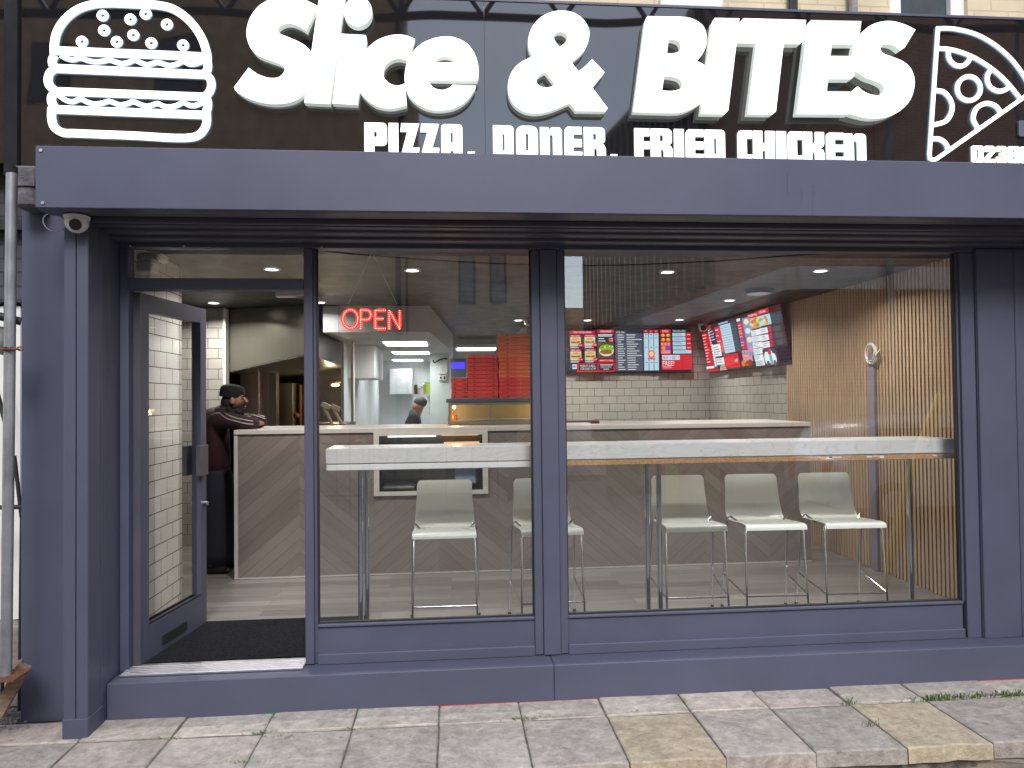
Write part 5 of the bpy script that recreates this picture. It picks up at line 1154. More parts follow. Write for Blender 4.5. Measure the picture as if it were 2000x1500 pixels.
for i in range(4):
    v = 158+65*i; S.rect(U(1618), V(v), U(1808), V(v+54), PALE); S.rect(U(1815), V(v), U(1886), V(v+60), RED); S.lines(U(1632), V(v+12), U(1790), 2, .03, .008, SLATE, .4); S.rect(U(1828), V(v+20), U(1878), V(v+34), hexc('f0a0a8'))
S.rect(U(1618), V(418), U(1886), V(466), PALE); S.lines(U(1650), V(438), U(1830), 1, .02, .012, hexc('c08090'), .1)
S.rect(U(1450), V(482), U(1886), V(706), RED); S.rect(U(1458), V(490), U(1712), V(560), hexc('c8dcec')); S.text('BUY 1 GET 1', U(1474), V(504), U(1694), V(548), hexc('101828')); S.text('FREE!', U(1462), V(576), U(1630), V(648), WH); S.lines(U(1460), V(656), U(1630), 2, .028, .012, hexc('f0a8b0'), .3)
S.mb.build('display', 'screen', t, normals=False)
# two screens on the right-hand tiled wall
WX_ = 3.5
def wy(px): return Wx(px, 665, WX_-.05).y
def mapy(ya, yb, za, zb): return lambda u, v, k: (WX_-.11*(1-v)-.0009*k, ya+(yb-ya)*u, za+(zb-za)*v)
sz1, sz0 = 2.385, 1.78
def wallscreen(pxa, pxb, lab):
    ya, yb = wy(pxa), wy(pxb)
    t = thing('menu_screen', lab, 'menu screen', (WX_, (ya+yb)/2, sz0), 'lit menu screens')
    f_ = mapy(ya, yb, sz1, sz0); du = .012/abs(yb-ya)
    fr = [Vector(f_(u, v, -.5)) for u, v in ((-du, 1.02), (1+du, 1.02), (1+du, -.02), (-du, -.02))]; bk = [p+Vector((.04, 0, .006)) for p in fr]
    mb = MB(); a8 = [mb.bm.verts.new(p) for p in fr]; b8 = [mb.bm.verts.new(p) for p in bk]
    mb.bm.faces.new(a8); mb.bm.faces.new(b8[::-1])
    for i in range(4): mb.bm.faces.new((a8[i], a8[(i+1) % 4], b8[(i+1) % 4], b8[i]))
    mb.build('bezel', 'blackgl', t)
    return t, Screen('display', '', mapy(ya, yb, sz1, sz0)), (lambda zu: (wy(1360+zu/10.)-ya)/(yb-ya))
t, S, U = wallscreen(1378.5, 1445, 'lit menu screen with red price lists, further along the side wall')
S.rect(0, 0, 1, 1, DK)
S.rect(U(170), .14, U(315), .86, RED); S.lines(U(180), .18, U(255), 10, .066, .014, WH, .5); S.rect(U(316), .1, U(352), .9, WH)
S.lines(U(318), .13, U(348), 14, .054, .018, DK, .3); S.rect(U(172), .02, U(250), .11, RED); S.rect(U(172), .88, U(320), .93, WH); S.rect(U(172), .945, U(400), 1, RED)
S.rect(U(360), .12, U(470), .42, hexc('1c2850')); S.lines(U(372), .15, U(455), 4, .06, .014, WH, .4); S.rect(U(355), .02, U(415), .1, RED); S.rect(U(478), .1, U(590), .62, RED); S.lines(U(490), .15, U(560), 4, .12, .016, WH, .4)
S.rect(U(595), .09, U(800), .66, PALE); S.lines(U(600), .15, U(795), 10, .05, .006, SLATE, .02); S.rect(U(590), .04, U(780), .075, hexc('8fb0d8'))
S.rect(U(395), .45, U(545), .7, WH); S.lines(U(405), .5, U(530), 4, .05, .014, DK, .3); S.rect(U(420), .74, U(590), .88, WH); S.lines(U(430), .77, U(570), 2, .05, .014, DK, .3)
S.poly([(U(460), 1), (U(490), .9), (U(540), .86), (U(585), .92), (U(600), 1)], hexc('a8c0d8')); S.ell(U(530), .95, .06, .05, hexc('c89a40'))
S.rect(U(580), .7, U(870), .98, RED)
for i in range(5): S.rect(U(610+36*i), .76, U(632+36*i), .92, hexc('e04848'))
S.text('4.49', U(790), .8, U(850), .88, WH)
S.mb.build('display', 'screen', t, normals=False)
t, S, U = wallscreen(1446.5, 1535.5, 'lit menu screen with fried chicken pictures, nearest the slatted wall')
S.rect(0, 0, 1, 1, hexc('241c28'))
S.rect(U(880), .1, U(1000), .64, hexc('b0244c')); S.lines(U(890), .16, U(950), 8, .055, .02, hexc('f0b0c0'), .3); S.rect(U(890), .04, U(960), .09, WH); S.ell(U(920), .3, .04, .04, hexc('c88050')); S.ell(U(930), .46, .045, .04, hexc('7048c0'))
S.rect(U(880), .66, U(1060), .88, hexc('e0a8b0')); S.text('FRIED', U(890), .68, U(1050), .75, DK); S.text('CHICKEN', U(890), .78, U(1050), .86, RED)
S.rect(U(1010), .06, U(1160), .78, hexc('7896b8'))
for i in range(4): S.ell(U(1080), .14+.17*i, .06, .055, hexc(('e8e0c8', 'd8e4ec', 'e8dcc0', 'd888a8')[i]), 14)
S.rect(U(1130), .02, U(1350), .09, RED); S.text('CHICKEN MEALS', U(1145), .035, U(1330), .075, WH)
S.rect(U(1150), .1, U(1360), .3, hexc('c89a60'))
for i in range(14): S.ell(U(random.uniform(1170, 1340)), random.uniform(.12, .28), .03, .03, hexc(random.choice(('e0a838', 'c87840', 'e8c8a8', 'b86038', 'f0d060'))), 9)
for i in range(5): S.rect(U(1165), .33+.115*i, U(1345), .43+.115*i, WH); S.lines(U(1175), .35+.115*i, U(1330), 3, .025, .007, hexc('607090'), .5); S.rect(U(1350), .32+.115*i, U(1395), .42+.115*i, RED)
S.rect(U(1180), .89, U(1350), .99, WH); S.lines(U(1190), .9, U(1335), 4, .022, .008, SLATE, .2)
S.rect(U(1390), .02, U(1625), .1, RED); S.text('KIDS MEAL', U(1440), .04, U(1570), .08, WH); S.rect(U(1400), .12, U(1640), .3, hexc('a8dcec'))
for i in range(12): S.ell(U(random.uniform(1430, 1610)), random.uniform(.16, .28), .03, .025, hexc(random.choice(('e8c840', 'd87858', 'f0e0a0', '80b030', 'c85050'))), 9)
for i in range(3): S.rect(U(1410), .34+.125*i, U(1560), .44+.125*i, WH); S.lines(U(1425), .365+.125*i, U(1540), 2, .035, .009, SLATE, .4); S.rect(U(1565), .33+.125*i, U(1640), .44+.125*i, hexc('c01848'))
S.rect(U(1400), .72, U(1660), 1, hexc('2c3450')); S.ell(U(1470), .88, .06, .12, WH, 14); S.ell(U(1540), .86, .06, .13, WH, 14); S.ell(U(1600), .9, .05, .1, WH, 14); S.rect(U(1520), .83, U(1570), 1, hexc('40b0d0')); S.ell(U(1540), .78, .035, .05, RED, 12); S.ell(U(1480), .97, .03, .05, hexc('603c30'), 10); S.ell(U(1610), .97, .03, .05, hexc('8c4c3c'), 10)
S.ell(U(1000), .92, .05, .06, hexc('d8781c')); S.ell(U(1080), .93, .06, .055, hexc('a84c14')); S.ell(U(1140), .92, .05, .06, hexc('7c3410'))
S.mb.build('display', 'screen', t, normals=False)

# ================================================================== PEOPLE
def skinmesh(name, pts, edges, mat, parent, sub=2, root=0):
    """pts: list of (co, radius or (rx, ry))"""
    me = bpy.data.meshes.new(name); me.from_pydata([p[0] for p in pts], edges, []); ob = bpy.data.objects.new(name, me); COL.objects.link(ob)
    md = ob.modifiers.new('s', 'SKIN'); md.use_smooth_shade = True; md.branch_smoothing = .6
    for i, p in enumerate(pts):
        r_ = p[1] if isinstance(p[1], tuple) else (p[1], p[1]); me.skin_vertices[0].data[i].radius = r_
        me.skin_vertices[0].data[i].use_root = i == root
    ob.modifiers.new('u', 'SUBSURF').levels = sub
    dg = bpy.context.evaluated_depsgraph_get(); m2 = bpy.data.meshes.new_from_object(ob.evaluated_get(dg))
    bpy.data.objects.remove(ob); bpy.data.meshes.remove(me)
    m2.name = name; m2.materials.clear(); m2.materials.append(MT[mat] if isinstance(mat, str) else mat)
    for p in m2.polygons: p.use_smooth = True
    o = bpy.data.objects.new(name, m2); COL.objects.link(o); o.parent = parent; m2.transform(Matrix.Translation(-OFF[parent.name])); OFF[o.name] = OFF[parent.name]
    return o
Y0 = 2.3
def Q(px, py, Y): return tuple(P(px, py, Y))
man = thing('person', 'man in maroon jacket and black cap leaning on the counter end', 'person', (Q(420, 1100, Y0)[0], Y0, 0))
pel = Q(424, 925, Y0); wst = Q(424, 880, Y0); cst = Q(424, 833, Y0); nek = Q(434, 806, Y0); skl = Q(450, 793, Y0); hd = Q(459.5, 780, Y0); htop = Q(455, 766, Y0)
shR = Q(420, 818, 2.15); elR = (Q(487, 832, 2.1)[0], 2.10, CH+.052); wrR = (elR[0]+.02, 2.3, CH+.045); haR = (wrR[0]+.015, 2.39, CH+.042)
shL = Q(428, 818, 2.47); elL = (Q(518, 829, 2.42)[0], 2.40, CH+.055); wrL = (elL[0]-.12, 2.25, CH+.085); haL = (elL[0]-.165, 2.17, CH+.105)
hipR = (pel[0]+.005, Y0-.09, .86); knR = (pel[0]+.03, Y0-.1, .47); anR = (pel[0]-.03, Y0-.1, .07); toR = (anR[0]+.16, Y0-.11, .03)
hipL = (pel[0]+.005, Y0+.09, .86); knL = (pel[0]+.06, Y0+.1, .48); anL = (pel[0]+.08, Y0+.12, .07); toL = (anL[0]+.16, Y0+.12, .03)
J = [(pel, (.11, .08)), (wst, (.11, .08)), (cst, (.14, .1)), (nek, .058), (skl, .066), (hd, .1), (htop, .088),
     (shR, .06), (elR, .04), (wrR, .028), (haR, (.036, .02)), (shL, .06), (elL, .04), (wrL, .028), (haL, (.036, .02)),
     (hipR, .06), (knR, .045), (anR, .03), (toR, .02), (hipL, .06), (knL, .045), (anL, .03), (toL, .02)]
Ed = [(0, 1), (1, 2), (2, 3), (3, 4), (4, 5), (5, 6), (2, 7), (7, 8), (8, 9), (9, 10), (2, 11), (11, 12), (12, 13), (13, 14), (0, 15), (15, 16), (16, 17), (17, 18), (0, 19), (19, 20), (20, 21), (21, 22)]
# nose, jaw, ear on the head; fingers on the left hand
nose0 = Q(477, 780, Y0); nose1 = Q(483.5, 785.5, Y0); jaw = Q(469, 793, Y0)
J += [(nose0, .024), (nose1, .013), (jaw, .05)]; Ed += [(5, 23), (23, 24), (4, 25)]
for f_i, (dy, ln) in enumerate(((-.028, .055), (-.012, .066), (.006, .064), (.022, .05))):
    b0 = len(J); hx, hy, hz = haL
    p1 = (hx-.035, hy-.02+dy*.9, hz+.012); p2 = (hx-.035-ln*.6, hy-.03+dy, hz-.004); p3 = (hx-.035-ln, hy-.035+dy, hz-.022)
    J += [(p1, .0095), (p2, .009), (p3, .0075)]; Ed += [(14, b0), (b0, b0+1), (b0+1, b0+2)]
b0 = len(J); J += [((haL[0]+.005, haL[1]-.045, haL[2]-.005), .01), ((haL[0]-.025, haL[1]-.066, haL[2]-.01), .008)]; Ed += [(14, b0), (b0, b0+1)]
body = skinmesh('body', J, Ed, 'skin', man)
gr = lambda p, d: (p[0], tuple(q+d for q in p[1]) if isinstance(p[1], tuple) else p[1]+d)
hem = Q(428, 938, Y0); collar = Q(432, 811, Y0)
jk = [(hem, (.165, .125)), (wst, (.17, .13)), (cst, (.185, .14)), (collar, .088), (shR, .088), (tuple(Vector(shR).lerp(Vector(elR), .55)), .07), (elR, .06), (tuple(Vector(elR).lerp(Vector(wrR), .85)), .043), (shL, .088), (tuple(Vector(shL).lerp(Vector(elL), .55)), .07), (elL, .06), (tuple(Vector(elL).lerp(Vector(wrL), .9)), .043)]
skinmesh('jacket', jk, [(0, 1), (1, 2), (2, 3), (2, 4), (4, 5), (5, 6), (6, 7), (2, 8), (8, 9), (9, 10), (10, 11)], 'maroon', man)
# hood bunched at the neck
mb = MB(); mb.sphere(Vector(Q(431, 806, Y0)), .1, (1.0, 1.15, .6), rot=Matrix.Rotation(R(-38), 4, 'Y')); mb.sphere(Vector(Q(420, 822, Y0)), .125, (.95, 1.3, .95)); mb.build('hood', 'maroon', man, smooth=True)
skinmesh('robe', [((pel[0], Y0, .95), (.15, .125)), ((pel[0]+.005, Y0, .7), (.175, .145)), ((pel[0]+.015, Y0, .4), (.185, .155)), ((pel[0]+.02, Y0, .025), (.2, .17))], [(0, 1), (1, 2), (2, 3)], 'navy', man)
for an, to in ((anR, toR), (anL, toL)):
    skinmesh('shoe', [((an[0]-.05, an[1], .04), .042), ((an[0]+.05, an[1], .04), .046), ((to[0], to[1], .033), .036)], [(0, 1), (1, 2)], 'black', man, 1)
# white sleeve stripes laid on the sleeves
def stripe(pts, w_=.010):
    mb = MB(); q = [Vector(p) for p in pts]; L = []
    for i, p in enumerate(q):
        L.append((p+Vector((0, 0, w_/2)), p-Vector((0, 0, w_/2))))
    for a_, b_ in zip(L, L[1:]): mb.quad([a_[0], a_[1], b_[1], b_[0]])
    bmesh.ops.solidify(mb.bm, geom=mb.bm.faces[:], thickness=.003); mb.build('stripe', 'stripe', man)
import mathutils.bvhtree as bvt
jko = [c for c in man.children if c.name.startswith('jacket')][0]
BV = bvt.BVHTree.FromPolygons([tuple(v.co+OFF[man.name]) for v in jko.data.vertices], [tuple(p.vertices) for p in jko.data.polygons])
def onjacket(px, py):
    d_ = ray(px, py).normalized(); h_ = BV.ray_cast(CAM, d_)
    return (h_[0]-d_*.004) if h_[0] is not None else None
for line in (((420, 800), (427, 806), (435, 812), (443, 817), (452, 820), (463, 823), (475, 826), (486, 828), (495, 828.5)), ((429, 799.5), (437, 805), (445, 810), (453, 813.5), (462, 816.5), (474, 819), (485, 821), (494, 822.5)), ((489, 808.5), (497, 811), (504, 813), (512, 815.5), (523, 819.5)), ((505, 810.5), (512, 812), (519, 815))):
    dense = spline([p for p in line], False, 4)
    pts = [onjacket(*p) for p in dense]; pts = [p for p in pts if p is not None]
    if len(pts) > 3: stripe(pts, .009)
# beard, hair, cap, ear, brow
mb = MB()
for px, py, r_, sc in ((466, 803, .050, (1.05, 1.25, .95)), (456, 805, .058, (1.0, 1.2, .9)), (449, 799, .062, (.9, 1.2, 1.0)), (473, 799, .030, (1, 1.7, .9)), (477.5, 791.5, .013, (1, 2.6, .6)), (459, 794, .05, (1.0, 1.35, .75)), (462, 811, .036, (1.2, 1.3, 1))):
    mb.sphere(Vector(Q(px, py, Y0)), r_, sc)
mb.build('beard', 'hairblack', man, smooth=True)
mb = MB(); q = Vector(Q(445, 787, Y0)); mb.sphere(q, .072, (.8, 1.12, 1.0)); mb.build('hair', 'hairblack', man, smooth=True)
mb = MB(); base = Vector(Q(453, 771.5, Y0)); rt = Matrix.Rotation(R(8), 4, 'Y')
rings = []
for r_, z_ in ((.100, -.022), (.104, .0), (.104, .035), (.098, .062), (.08, .08), (.045, .09), (0.002, .093)):
    rings.append([mb.bm.verts.new(base + rt @ Vector((r_*1.0*math.cos(a_*math.pi/12), r_*.86*math.sin(a_*math.pi/12), z_))) for a_ in range(24)])
for a_, b_ in zip(rings, rings[1:]):
    for k in range(24): mb.bm.faces.new((a_[k], a_[(k+1) % 24], b_[(k+1) % 24], b_[k]))
mb.build('cap', 'black', man, smooth=True)
mb = MB(); q = Vector(Q(453.5, 782.5, Y0-.092)); mb.sphere(q, .025, (.75, .4, 1.2)); mb.build('ear', 'skin', man, smooth=True)
mb = MB(); mb.sphere(Vector(Q(474.5, 779.5, Y0-.062)), .010, (1.2, .5, .6)); mb.build('eye', 'hairblack', man, smooth=True)
mb = MB(); mb.sphere(Vector(Q(475.5, 774.8, Y0-.058)), .014, (1.5, .7, .4)); mb.build('eyebrow', 'hairblack', man, smooth=True)
mb = MB(); mb.sphere(Vector(Q(478, 794.3, Y0)), .012, (1, 1.8, .5)); mb.build('lips', pbr('lip', (.3, .12, .1), .5), man, smooth=True)
# cook further back
ck = thing('person', 'dark-haired cook bending over behind the counter beside the wall nib', 'person', (Q(815, 800, 6.5)[0], 6.5, 0))
hx = Vector(Q(819, 792, 6.5)); ch_ = Vector(Q(808, 825, 6.5)); pv = Vector((ch_.x-.02, 6.5, .85))
cJ = [(tuple(pv), (.15, .11)), (tuple(ch_), (.13, .1)), (tuple(hx+Vector((-.005, 0, -.13))), .05), (tuple(hx+Vector((-.03, 0, -.045))), .1), (tuple(hx+Vector((0, 0, .045))), .1), (tuple(ch_+Vector((.02, -.2, .05))), .065), (tuple(ch_+Vector((-.12, -.24, -.2))), .05), (tuple(ch_+Vector((-.3, -.15, -.24))), .035), (tuple(ch_+Vector((.02, .2, .05))), .065), (tuple(ch_+Vector((-.1, .22, -.2))), .05), (tuple(ch_+Vector((-.3, .1, -.24))), .035), (tuple(pv+Vector((0, -.09, -.05))), .085), (tuple(pv+Vector((0, -.1, -.42))), .06), ((pv.x, 6.4, .05), .045), (tuple(pv+Vector((0, .09, -.05))), .085), (tuple(pv+Vector((0, .1, -.42))), .06), ((pv.x, 6.6, .05), .045)]
cE = [(0, 1), (1, 2), (2, 3), (3, 4), (1, 5), (5, 6), (6, 7), (1, 8), (8, 9), (9, 10), (0, 11), (11, 12), (12, 13), (0, 14), (14, 15), (15, 16)]
skinmesh('body', cJ, cE, 'skin', ck)
skinmesh('shirt', [(tuple(pv), (.17, .13)), (tuple(ch_+Vector((0, 0, .05))), (.2, .16)), (tuple(ch_+Vector((.02, 0, .19))), .09), (tuple(Vector(cJ[5][0])+Vector((0, 0, .06))), .1), (cJ[6][0], .075), (tuple(Vector(cJ[8][0])+Vector((0, 0, .06))), .1), (cJ[9][0], .075)], [(0, 1), (1, 2), (1, 3), (3, 4), (1, 5), (5, 6)], 'darkshirt', ck)
skinmesh('trousers', [(tuple(pv+Vector((0, 0, .05))), (.16, .13)), (cJ[11][0], .1), (cJ[12][0], .08), (cJ[13][0], .06), (cJ[14][0], .1), (cJ[15][0], .08), (cJ[16][0], .06)], [(0, 1), (1, 2), (2, 3), (0, 4), (4, 5), (5, 6)], 'navy', ck)
mb = MB(); mb.sphere(hx+Vector((.02, 0, .05)), .096, (1.0, 1.0, .85)); mb.build('hair', 'hair2', ck, smooth=True)

# ================================================================== ACROSS THE STREET (seen in the glass and the gloss sign)
MT['tanbrick'] = coursed('tan_brick', 'x', .225, .075, (.58, .36, .20), (.52, .31, .17), (.45, .36, .27), ms=.008, rough=.9, noise=.2)
MT['redbrick_x'] = coursed('red_brick_x', 'x', .225, .075, (.46, .19, .11), (.40, .16, .09), (.55, .45, .38), ms=.009, rough=.9, noise=.15)
MT['redbrick_y'] = coursed('red_brick_y', 'y', .225, .075, (.44, .21, .15), (.38, .17, .12), (.5, .4, .33), ms=.009, rough=.9, noise=.15)
mb = MB(); mb.quad([(-60, -120, -.24), (60, -120, -.24), (60, -11.6, -.24), (-60, -11.6, -.24)]); mb.quad([(-60, -11.6, -.24), (60, -11.6, -.24), (60, -11.6, -.36), (-60, -11.6, -.36)])
struct('far_pavement', mb, 'stone', normals=False)
def block(name, lab, poly, h, mat, wins=(), winmat='dim'):
    t = thing(name, lab, 'building', (sum(p[0] for p in poly)/len(poly), sum(p[1] for p in poly)/len(poly), -.3))
    mb = MB(); mb.prism(poly, -.3, h); mb.build('wall', mat, t)
    return t
dimw = pbr('dim_window', (.03, .032, .045), .12)
A1 = block('brick_block', 'tall tan brick block across the street', [(-30, -14), (-1.1, -14), (-1.1, -28), (-30, -28)], 11.5, 'tanbrick')
A2 = block('brick_house', 'lower tan brick house across the street next to the tall block', [(-1.05, -14.5), (3.0, -14.5), (3.0, -28), (-1.05, -28)], 6.6, 'tanbrick')
for t, xs, zz in ((A1, [-3.6-3.2*i for i in range(7)], (2.2, 5.4, 8.6)), (A2, [.25, 1.05], (3.9,))):
    yy = -13.98 if t is A1 else -14.48
    for x in xs:
        for z in zz:
            w_ = .9 if t is A1 else .42; hh = 1.6 if t is A1 else 1.3
            mb = MB(); mb.box(x, x+w_, yy-.01, yy+.03, z, z+hh); f = mb.build('window', 'black', t)
            mb = MB(); mb.box(x+.05, x+w_-.05, yy+.031, yy+.034, z+.05, z+hh-.05); mb.build('pane', dimw, f)
mb = MB(); mb.box(.1, 1.7, -14.49, -14.44, .2, 2.5); mb.build('door', pbr('slate_blue_door', (.06, .08, .1), .5), A2)
mb = MB(); mb.tube([(-1.25, -13.9, 0), (-1.25, -13.9, 11.3)], .07, 10); mb.build('drainpipe', 'iron', A1)
D1 = block('glare_block_terrace', 'added brick terrace blocking bright sky from the window reflection', [(3, -60), (22, -60), (22, -70), (3, -70)], 9.5, 'tanbrick')  # terrace added to dim the sky reflected over the left menu screen
for i in range(7):
    mb = MB(); mb.box(4+2.4*i, 5.1+2.4*i, -59.99, -59.95, 4.5, 6.3); mb.build('window', dimw, D1)
B1 = block('corner_building', 'red brick corner building with pale bands across the street', [(7.0, -9.9), (24, -9.9), (24, -30), (6.1, -27)], 12, 'redbrick_x')
B1.children[0].data.materials.append(MT['redbrick_y'])
for p in B1.children[0].data.polygons:
    if abs(p.normal.x) > .9: p.material_index = 1
dv = (Vector((6.1, -27, 0))-Vector((7.0, -9.9, 0))); dl = dv.length; dv.normalize(); nv_ = Vector((-abs(dv.y), dv.x*-1 if False else -dv.x*-1, 0)); nv_ = Vector((dv.y, -dv.x, 0)); nv_ = nv_ if nv_.x < 0 else -nv_
def along(mb, a0, a1, z0, z1, th):
    c = Vector((7.0, -9.9, 0))+dv*((a0+a1)/2)+nv_*(th/2); an = math.atan2(dv.y, dv.x)
    mb.xbox(Matrix.Translation((c.x, c.y, (z0+z1)/2)) @ Matrix.Rotation(an, 4, 'Z'), a1-a0, th, z1-z0)
mb = MB(); along(mb, -.2, dl, 3.55, 4.0, .35); mb.box(6.9, 24, -9.89, -9.6, 3.55, 4.0); mb.build('band', pbr('pale_band', (.75, .70, .65), .7), B1)
mb = MB(); mb.box(7.0, 24, -9.885, -9.78, -.25, 1.4); mb.build('plinth', pbr('sandstone_base', (.6, .5, .36), .8), B1)
mb = MB(); a_ = 4.0
while a_ < dl: along(mb, a_, a_+.16, 4.3, 11.5, .3); a_ += .62
mb.build('fins', pbr('brown_fin', (.06, .05, .05), .5), B1)
mb = MB(); mb.tube([(8.7, -9.5, -.2), (8.7, -9.5, 6.5)], .07, 12); mb.tube([(8.7, -9.5, 6.5), (8.7, -9.5, 8.0)], .045, 10); tag(mb.build('street_lamp', 'galv'), 'grey lamp column on the opposite pavement', 'street lamp')
# scaffold lattice beam overhead, mirrored in the sign
BMt = thing('scaffold_beam', 'black lattice scaffold beam spanning over the pavement', 'scaffold beam', (1, -2.0, 4.6))
mb = MB(); mb.tube([(-6, -2, 4.55), (8, -2, 4.75)], .035, 10); mb.tube([(-6, -2, 5.1), (8, -2, 5.3)], .035, 10); mb.build('chord', 'iron', BMt)
mb = MB()
for i in range(20):
    x = -6+.7*i; mb.tube([(x, -2, 4.55+.2*(x+6)/14), (x+.35, -2, 5.1+.2*(x+6)/14)], .02, 6); mb.tube([(x+.35, -2, 5.1+.2*(x+6)/14), (x+.7, -2, 4.55+.2*(x+.7+6)/14)], .02, 6)
mb.build('lacing', 'iron', BMt)
for x in (-4.3, 5.2):
    mb = MB(); mb.tube([(x, -2.1, -.36), (x, -2.1, 5.5)], .025, 10); tag(mb.build('scaffold_pole', 'galv'), 'tall scaffold standard at the pavement edge, %s end of the overhead beam' % ('left' if x < 0 else 'right'), 'scaffold pole')
# yellow pole leaning by the kerb
pa, pb, pc = P(1722, 1180, 2.15), P(1778, 930, 2.15), P(1838, 770, 2.15)
mb = MB(); mb.tube([(pa.x, -2.15, -.355), (pb.x, -2.15, pb.z), (pc.x, -2.15, pc.z)], .045, 10); tag(mb.build('yellow_pole', pbr('yellow_plastic', (.8, .62, .08), .5), smooth=True), 'bent yellow plastic pole leaning at the roadside', 'pole')
# pedestrian sign and barrier
sx0, sx1 = P(683, 855, 7.6).x, P(729, 855, 7.6).x; sz1_, sz0_ = P(706, 838, 7.6).z, P(706, 872, 7.6).z
t = thing('pedestrian_sign', 'red PEDESTRIANS arrow board clipped to a street barrier', 'sign', ((sx0+sx1)/2, -7.6, -.36))
mb = MB(); mb.box(sx0, sx1, -7.61, -7.6, sz0_, sz1_); mb.build('board', pbr('sign_red', (.42, .03, .035), .5), t)
me, a_, b_, c_, d_ = textmesh('PEDESTRIANS'); s_ = (sx1-sx0)*.86/(b_-a_)
Rz = Matrix.Rotation(R(180), 4, 'Z')
mb = MB(); mb.mesh(me, Matrix.Translation((sx1-(sx1-sx0)*.07, -7.596, sz1_-.09)) @ Rz @ Matrix.Rotation(R(90), 4, 'X') @ Matrix.Scale(s_, 4))
cx_, cz_ = (sx0+sx1)/2, sz0_+(sz1_-sz0_)*.36; hw = (sx1-sx0)*.26
pts = [(-hw, -.018), (.2*hw, -.018), (.2*hw, -.055), (hw, 0), (.2*hw, .055), (.2*hw, .018), (-hw, .018)]
mb.bm.faces.new([mb.bm.verts.new((cx_+x, -7.596, cz_+z)) for x, z in pts]); mb.build('lettering', 'white', t, normals=False)
mb = MB(); mb.tube([(sx0, -7.62, -.35), (sx0, -7.62, sz1_)], .015, 8); mb.tube([(sx1, -7.62, -.35), (sx1, -7.62, sz1_)], .015, 8); mb.build('post', 'iron', t)
for i, x0 in enumerate((sx1-4.5, sx1-2.3, sx1-.1)):
    mb = MB()
    for z in (-.1, .75): mb.tube([(x0, -7.9, z), (x0+2.1, -7.9, z)], .016, 6)
    for q in range(6): mb.tube([(x0+.42*q, -7.9, -.34), (x0+.42*q, -7.9, .75)], .012, 6)
    for q in range(0, 5, 2): mb.tube([(x0+.42*q, -7.9, -.1), (x0+.42*q+.42, -7.9, .75)], .008, 6)
    tag(mb.build('street_barrier', 'iron'), 'black crowd barrier in the road, %s the red arrow board' % ('two along from', 'next to', 'behind')[i], 'barrier', 'street barriers')
# red skip, green cabinet, blue barrier
q0, q1 = P(1272, 790, 8.5), P(1455, 790, 8.5)
t = thing('skip', 'red waste skip in the road opposite the shop', 'skip', ((q0.x+q1.x)/2, -8.5, -.36))
mb = MB(); x0, x1 = q0.x, q1.x
a = [mb.bm.verts.new(p) for p in ((x0+.25, -8.5, -.3), (x1-.25, -8.5, -.3), (x1-.25, -9.9, -.3), (x0+.25, -9.9, -.3))]; c = [mb.bm.verts.new(p) for p in ((x0, -8.4, 1.2), (x1, -8.4, 1.2), (x1, -10, 1.2), (x0, -10, 1.2))]
mb.bm.faces.new(a)
for i in range(4): mb.bm.faces.new((a[i], a[(i+1) % 4], c[(i+1) % 4], c[i]))
mb.build('tub', pbr('skip_red', (.30, .035, .03), .6), t)
mb = MB(); mb.tube([(x0, -8.4, 1.2), (x1, -8.4, 1.2), (x1, -10, 1.2), (x0, -10, 1.2), (x0, -8.4, 1.2)], .05, 8); mb.build('rim', 'rust', t)
mb = MB(); random.seed(4)
for i in range(60): mb.xbox(Matrix.Translation((random.uniform(x0+.1, x1-.1), random.uniform(-9.8, -8.5), random.uniform(1.0, 1.3))) @ Matrix.Rotation(random.uniform(0, 3), 4, 'Z') @ Matrix.Rotation(random.uniform(-.6, .6), 4, 'X'), random.uniform(.2, .7), random.uniform(.05, .2), .05)
mb.build('waste', 'oldwood', t)
q0, q1 = P(1190, 790, 9.0), P(1268, 790, 9.0)
t = thing('street_cabinet', 'green street cabinet standing beside the red skip', 'street cabinet', ((q0.x+q1.x)/2, -9, -.36))
mb = MB(); mb.box(q0.x, q1.x, -9.4, -9.0, -.36, 1.3, .03); mb.build('case', pbr('cabinet_green', (.05, .16, .08), .5), t)
mb = MB(); mb.box(q0.x+.03, (q0.x+q1.x)/2-.01, -8.995, -8.98, -.25, 1.2); mb.box((q0.x+q1.x)/2+.01, q1.x-.03, -8.995, -8.98, -.25, 1.2); mb.build('door', pbr('cabinet_green_door', (.055, .17, .085), .5), t)
q0, q1 = P(1285, 880, 7.2), P(1420, 880, 7.2)
t = thing('plastic_barrier', 'blue plastic barrier in front of the red skip', 'barrier', ((q0.x+q1.x)/2, -7.2, -.36))
mb = MB(); mb.box(q0.x, q1.x, -7.28, -7.2, P(1350, 905, 7.2).z, P(1350, 858, 7.2).z, .02); mb.build('panel', pbr('barrier_blue', (.05, .06, .22), .5), t)
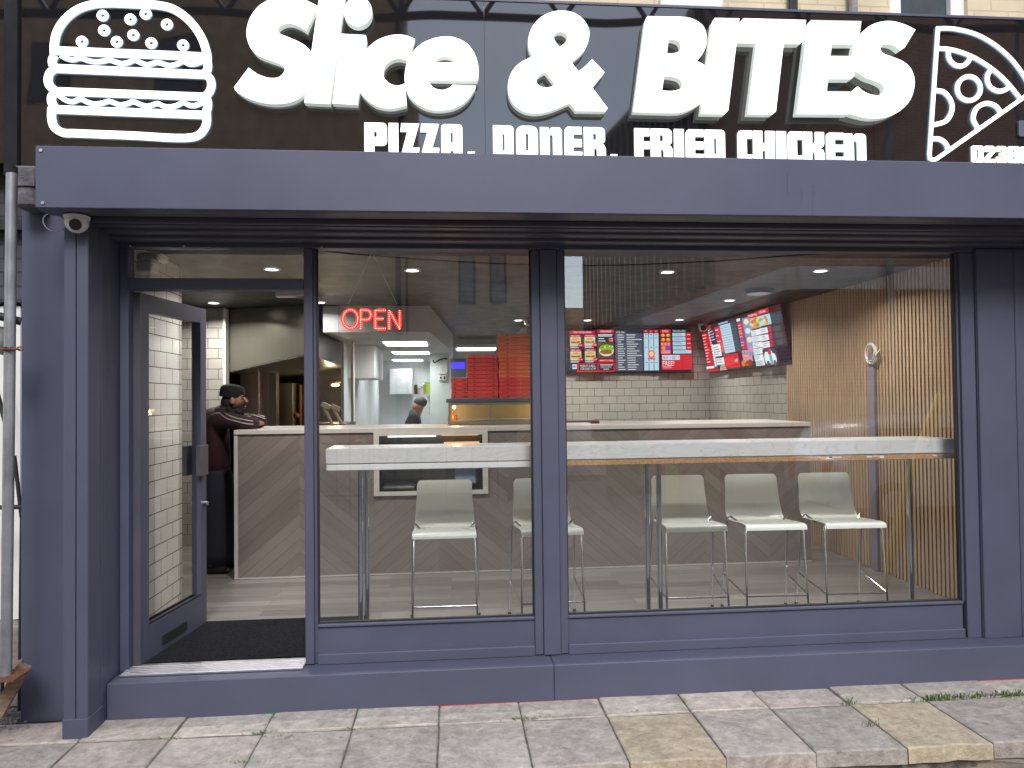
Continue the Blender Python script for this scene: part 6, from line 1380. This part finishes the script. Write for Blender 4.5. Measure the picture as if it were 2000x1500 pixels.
mb = MB(); mb.box(q0.x+.2, q0.x+.26, -7.5, -7.0, -.36, .35); mb.box(q1.x-.26, q1.x-.2, -7.5, -7.0, -.36, .35); mb.build('foot', pbr('barrier_yellow', (.5, .35, .05), .5), t)
# white parked car (rear towards the left)
cx0 = P(1628, 930, 5.6).x
t = thing('parked_car', 'white parked car with yellow number plate at the roadside', 'car', (cx0+2, -6.2, -.36))
prof = [(0, .25), (-.03, .55), (.02, .85), (.1, .93), (.35, 1.38), (.9, 1.48), (2.0, 1.46), (2.75, .98), (3.6, .85), (3.85, .6), (3.85, .25)]
mb = MB(); pp = spline([(p[0], p[1]) for p in prof] , False, 3)
rows = []
for fy, ins in ((0, .06), (.08, 0), (.5, 0), (.92, 0), (1, .06)):
    rows.append([mb.bm.verts.new((cx0+x+(0.03 if ins else 0), -5.45-1.65*fy, -.36+z-(ins if z > .5 else 0))) for x, z in pp])
for a_, b_ in zip(rows, rows[1:]):
    for i in range(len(pp)-1): mb.bm.faces.new((a_[i], a_[i+1], b_[i+1], b_[i]))
mb.bm.faces.new(rows[0]); mb.bm.faces.new(rows[-1])
mb.build('body', pbr('car_white', (.62, .62, .62), .25, coat=.5), t, smooth=40)
mb = MB(); mb.box(cx0+.55, cx0+1.35, -5.449, -5.44, .68, .98); mb.box(cx0+1.42, cx0+2.2, -5.449, -5.44, .68, .98); mb.build('side_window', 'blackgl', t)
for y in (-5.75, -6.8):
    mb = MB(); mb.box(cx0-.045, cx0+.12, y-.09, y+.09, .18, .5, .02); mb.build('tail_light', emit('tail_red', (.3, .01, .012), .15), t)
mb = MB(); mb.box(cx0-.06, cx0-.045, -6.55, -6.03, .16, .28); mb.build('number_plate', pbr('plate_yellow', (.55, .36, .05), .5), t)
for x in (.75, 3.0):
    for y in (-5.47, -7.08):
        mb = MB(); mb.disc((cx0+x, y, -.06), .3, (0, 1, 0), .2, 28); wv = mb.build('wheel', 'gasket', t, smooth=40)
        mb = MB(); mb.disc((cx0+x, y+(.103 if y > -6 else -.103), -.06), .19, (0, 1, 0), .01, 20); mb.build('rim', 'alu', wv)
